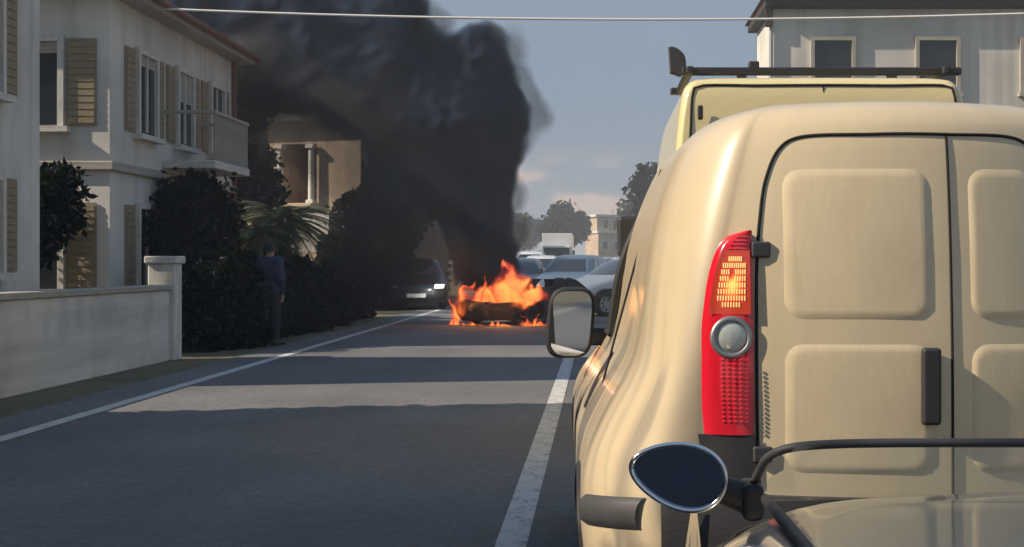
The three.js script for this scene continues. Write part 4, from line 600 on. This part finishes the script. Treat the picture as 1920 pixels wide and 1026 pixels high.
  part('jacket', build((p) => Math.min(0.02 + wr(p, 0.02) - sm([...torso(p), ...arm(p, -1), ...arm(p, 1)], 0.02), p[1] - 0.8, 1.405 - p[1] - Math.abs(p[2]) * 0.1), [-0.38, 0.75, -0.26], [0.38, 1.46, 0.22], 0.01), std({ color: L(0.022, 0.035, 0.075), roughness: 0.85 }), t);
  part('trousers', build((p) => Math.min(0.014 + wr(p, 0.016) - sm([...leg(p, -1), ...leg(p, 1), cap(p, [-0.07, 0.88, 0], [0.07, 0.88, 0], 0.108, 0.108)], 0.014), 0.93 - p[1], p[1] - 0.055), [-0.3, 0.03, -0.2], [0.3, 0.98, 0.22], 0.01), std({ color: L(0.018, 0.019, 0.026), roughness: 0.9 }), t);
  for (const s of [-1, 1]) part('shoe', build((p) => Math.min(0.008 - sm(feet(p, s), 0.01), p[1] - 0.001), [s * 0.14 - 0.1, -0.012, -0.26], [s * 0.14 + 0.1, 0.14, 0.16], 0.008), std({ color: L(0.02, 0.018, 0.017), roughness: 0.6 }), t);
  part('hair', build((p) => Math.min(0.095 + wr(p, 0.012) - Math.hypot(p[0] / 0.95, (p[1] - 1.53) / 1.22, (p[2] - 0.002) / 1.12), p[1] - 1.47 + p[2] * -0.1 + Math.max(0, -p[2] - 0.02) * 1.4 * -1, p[2] + 0.06 + (p[1] - 1.56) * 0.9), [-0.13, 1.42, -0.14], [0.13, 1.68, 0.15], 0.006), std({ color: L(0.014, 0.011, 0.01), roughness: 0.75 }), t);
}
{
  const smoke = thing('smoke_plume', 'thick black smoke column rising from the burning car and drifting left', 'smoke', [0, 0, 0]); smoke.userData.kind = 'stuff';
  const B = [ // x, y, dz, r
    [-2.3, 0.75, 0, 0.62], [-2.48, 1.25, 0.1, 0.66], [-2.56, 1.9, 0, 0.74], [-2.66, 2.55, -0.1, 0.84], [-2.84, 3.2, 0.1, 0.98], [-3.02, 3.9, 0, 1.18], [-3.2, 4.6, 0, 1.4], [-2.74, 5.6, 0.2, 0.84], [-2.08, 4.6, 0.1, 0.52], [-2.35, 4.95, 0, 0.75], [-2.2, 3.5, 0.2, 0.4],
    [-4.05, 4.95, -0.2, 1.35], [-4.95, 5.6, 0.1, 1.4], [-5.85, 5.9, -0.1, 1.4], [-6.75, 6.1, 0.1, 1.4], [-7.65, 6.4, 0, 1.3], [-4.6, 6.6, 0.2, 0.86], [-5.4, 7.05, 0, 1.2], [-6.5, 7.5, -0.2, 1.4], [-8.55, 6.65, 0.1, 1.15], [-9.5, 6.9, 0, 1.0], [-7.4, 5.7, 0.1, 0.8], [-6.2, 5.45, 0.2, 0.7], [-5.1, 5.0, -0.2, 0.8], [-10.4, 7.2, 0, 0.9]];
  const Z0 = -32.2;
  const f = (x, y, z) => {
    const wx = fbm(x * 0.8, y * 0.8, z * 0.8, 3) * 0.75, wy = fbm(x * 0.8 + 40, y * 0.8, z * 0.8, 3) * 0.75, wz = fbm(x * 0.8, y * 0.8 + 40, z * 0.8, 3) * 0.75; let s = 0, px = x + wx * 0.8, py = y + wy * 0.8, pz = z - Z0 + wz * 0.8;
    for (const b of B) { const d2 = ((px - b[0]) ** 2 + (py - b[1]) ** 2 + (pz - b[2]) ** 2) / (b[3] * b[3]); if (d2 < 2.4) { const q = 1 - d2 / 2.4; s += q * q * q * 2; } }
    return s - 0.4 + fbm(x * 1.9, y * 1.9, z * 1.9, 5) * 0.5 * (0.45 + 0.55 * Math.min(1, y / 3)) + fbm(x * 5.5, y * 5.5, z * 5.5, 2) * 0.2 - 0.05;
  };
  const lo = [-12, 0.35, Z0 - 2.6], hi = [-0.9, 8.7, Z0 + 2.6], cell = 0.068, [fd, dims] = sample(lo, hi, cell, f);
  const lev = [[-0.1, 0.05, 9], [-0.04, 0.08, 8], [0.04, 0.14, 6.0], [0.13, 0.22, 4.0], [0.25, 0.34, 3], [0.42, 0.55, 2], [0.68, 0.8, 1.5]];
  lev.forEach(([iso, a, dist], i) => {
    const fade = (x, y, z) => a * (1 - 0.75 * sst(-7.4, -11.4, x)) * (0.85 + 0.5 * fbm(x * 1.1, y * 1.1, z * 1.1 + 5, 3));
    part('smoke_layer', paintShell(isoSurface(fd, dims, lo, cell, iso), [0.04, 0.058, 0.098], fade), phy({ vertexColors: true, transparent: true, roughness: 1, specularIntensity: 0, thickness: 1, attenuationColor: L(0.26, 0.3, 0.37), attenuationDistance: dist }), smoke);
  });
  // thin veil in front of the trees and the house
  const B2 = [[-1.62, 4.5, -0.5, 0.5], [-1.75, 3.9, -0.5, 0.42], [-2.15, 5.95, -0.5, 0.55], [-1.85, 2.9, -0.5, 0.45], [-3.7, 6.4, -0.5, 0.6], [-1.7, 5.2, -0.5, 0.4], [-1.95, 2.0, -0.5, 0.4], [-5.3, 3.9, 0.2, 1.0], [-4.4, 2.9, 0.2, 0.9], [-6.2, 4.6, 0.2, 1.0], [-7.3, 5.2, 0.2, 1.0], [-3.8, 3.1, 0, 0.9], [-4.5, 3.7, 0, 1.1], [-5.6, 4.5, 0, 1.0], [-6.6, 4.9, 0, 1.0], [-4.2, 2.2, 0.2, 1.05], [-4.6, 4.4, 0, 1.1], [-5.6, 5.1, 0, 1.0], [-6.8, 5.5, 0, 1.0], [-3.5, 1.5, 0, 0.8], [-5.2, 3.3, 0.2, 0.9], [-7.6, 4.9, 0, 1.0], [-6.3, 4.0, 0.1, 0.7], [-5, 1.8, 0, 0.9], [-4.2, 1.0, 0, 0.8], [-3.3, 0.8, 0, 0.55]];
  const f2 = (x, y, z) => { const w = fbm(x * 0.7 + 9, y * 0.7, z * 0.7, 3) * 0.9, w2 = fbm(x * 0.7, y * 0.7 + 9, z * 0.7, 3) * 0.9; let s = 0; for (const b of B2) { const d2 = ((x + w - b[0]) ** 2 + (y + w2 - b[1]) ** 2 + (z - Z0 - b[2] - 0.6) ** 2) / (b[3] * b[3]); if (d2 < 2.4) { const q = 1 - d2 / 2.4; s += q * q * q * 2; } } return s - 0.3 + fbm(x * 1.7 + 5, y * 1.7, z * 1.7, 4) * 0.3; };
  const lo2 = [-9.6, 0.05, Z0 - 1.6], hi2 = [-0.8, 7.6, Z0 + 2.6], [fd2, dims2] = sample(lo2, hi2, 0.11, f2);
  const veil = thing('thin_smoke', 'thin grey smoke veiling the trees and the house left of the black column', 'smoke'); veil.userData.kind = 'stuff';
  [[-0.08, 0.04], [0.04, 0.06], [0.18, 0.08], [0.36, 0.1], [0.6, 0.12]].forEach(([iso, a]) => part('smoke_layer', paintShell(isoSurface(fd2, dims2, lo2, 0.11, iso), [0.12, 0.122, 0.128], (x, y, z) => a * (0.8 + fbm(x, y, z, 2))), phy({ vertexColors: true, transparent: true, roughness: 1, specularIntensity: 0, thickness: 1, attenuationColor: L(0.6, 0.6, 0.6), attenuationDistance: 9.0 }), veil));
}
{
  // flames: tongues [x, y0, dz, radius, height, lean]
  const fire = (name, label, Z, T, lo, hi, cell, warp, dim = 1) => {
    const g = thing(name, label, 'fire'); g.userData.kind = 'stuff';
    const f = (x, y, z) => { const w = fbm(x * 2.4, y * 1.5 - 3, z * 2.4, 3) * warp * 1.6, w2 = fbm(x * 2.4 + 20, y * 1.6, z * 2.4, 3) * warp * 1.3; let s = -1.3; for (const t of T) { const v = (y + w2 - t[1]) / t[4]; if (v < -0.34 || v > 1.3) continue; const r = 0.86 * t[3] * Math.pow(clamp(1.02 - v * 0.9), 0.8) * Math.min(1, 0.65 + v * 2), dx = x + w * (0.3 + v) - t[0] - t[5] * v * v, dz = z - Z - t[2]; const q = 1 - Math.sqrt(dx * dx + dz * dz) / Math.max(0.01, r); s = Math.max(s, Math.min(q, 1 + v * 6)); } return s + fbm(x * 5, y * 2.6, z * 5, 4) * 0.75; };
    const [fd, d] = sample(lo, hi, cell, f);
    const T0 = Math.max(...T.map((t) => t[1] + t[4])), Y0 = Math.min(...T.map((t) => t[1]));
    [[-0.82, 0.022, [0.32, 0.03, 0.014]], [-0.64, 0.035, [0.34, 0.034, 0.014]], [-0.48, 0.05, [0.38, 0.042, 0.015]], [-0.33, 0.07, [0.42, 0.052, 0.016]], [-0.2, 0.1, [0.48, 0.065, 0.018]], [-0.07, 0.14, [0.55, 0.08, 0.02]], [0.07, 0.18, [0.62, 0.105, 0.025]], [0.22, 0.24, [0.72, 0.15, 0.034]], [0.38, 0.3, [0.9, 0.25, 0.06]], [0.55, 0.34, [1.15, 0.5, 0.14]]].map(([i0, a0, c0]) => [i0, a0 * dim, c0]).forEach(([iso, a, c]) => part('flame', paintShell(isoSurface(fd, d, lo, cell, iso), (x, y, z) => { const v = clamp((y - Y0) / (T0 - Y0)), n = 1 + 0.9 * fbm(x * 4, y * 3, z * 4, 3); return [c[0] * n, c[1] * n * n * (1.2 - 0.45 * v), c[2] * n]; }, (x, y, z) => a * (1 - 0.5 * clamp((y - Y0) / (T0 - Y0)) ** 2)), new THREE.MeshBasicMaterial({ vertexColors: true, transparent: true }), g));
    return g;
  };
  fire('cabin_flames', 'tall orange flames over the right half of the burning car', -31.15, [[-1.8, 0.42, 0.1, 0.3, 0.92, -0.12], [-1.95, 0.4, 0.1, 0.24, 0.62, -0.02], [-1.62, 0.42, 0.15, 0.24, 0.6, 0.1], [-1.4, 0.46, 0.1, 0.25, 0.46, 0.22], [-1.24, 0.55, 0, 0.2, 0.42, 0.12], [-2.12, 0.4, 0.1, 0.16, 0.42, -0.1], [-1.7, 0.5, 0.15, 0.36, 0.3, 0], [-1.35, 0.5, 0.1, 0.28, 0.24, 0.1]], [-2.7, 0.1, -31.9], [-0.6, 1.75, -30.3], 0.034, 0.34);
  fire('bonnet_flames', 'lower orange flames over the left end of the burning car', -31.3, [[-2.82, 0.24, -0.1, 0.19, 0.62, 0.08], [-2.98, 0.08, -0.15, 0.15, 0.46, -0.02], [-2.58, 0.32, 0, 0.2, 0.46, 0.12], [-2.4, 0.36, 0.05, 0.17, 0.36, 0.1], [-2.22, 0.38, 0.1, 0.14, 0.36, 0.1], [-2.66, 0.22, 0.0, 0.27, 0.3, 0]], [-3.5, -0.04, -32.0], [-1.8, 1.2, -30.6], 0.03, 0.26);
  const gt = [], R = mulberry(9), base = [[-3.08, -31.25], [-2.45, -30.85], [-1.85, -30.35], [-1.4, -30.5], [-0.95, -30.75]];
  for (const [c, n, k] of [[0.02, 4, 1.5], [0.2, 5, 0.7], [0.4, 7, 0.9], [0.58, 5, 0.6], [0.74, 6, 1.7], [0.9, 4, 1.0]]) for (let i = 0; i < n; i++) { const u = clamp(c + (R() - 0.5) * 0.15) * 3.999, q = Math.floor(u), p = base[q], r = base[q + 1], f = u - q; gt.push([mix(p[0], r[0], f), -0.03, mix(p[1], r[1], f) + 30.8 + (R() - 0.5) * 0.15, 0.05 + 0.05 * R(), (0.05 + 0.11 * R()) * k, (R() - 0.5) * 0.16]); }
  fire('ground_flames', 'thin line of flames licking the road in front of the burning car', -30.8, gt, [-3.4, -0.01, -31.6], [-0.6, 0.5, -30.0], 0.02, 0.16, 0.85);
  for (const [x, y, z, k] of [[-1.65, 0.85, -30.5, 1.0], [-2.7, 0.55, -30.9, 0.6], [-2.0, 0.14, -30.4, 0.35]]) { const l = new THREE.PointLight(new THREE.Color(1, 0.38, 0.1), k); l.position.set(x, y, z); l.shadow.radius = 12; l.castShadow = true; scene.add(l); }
}
renderer.render(scene, camera);
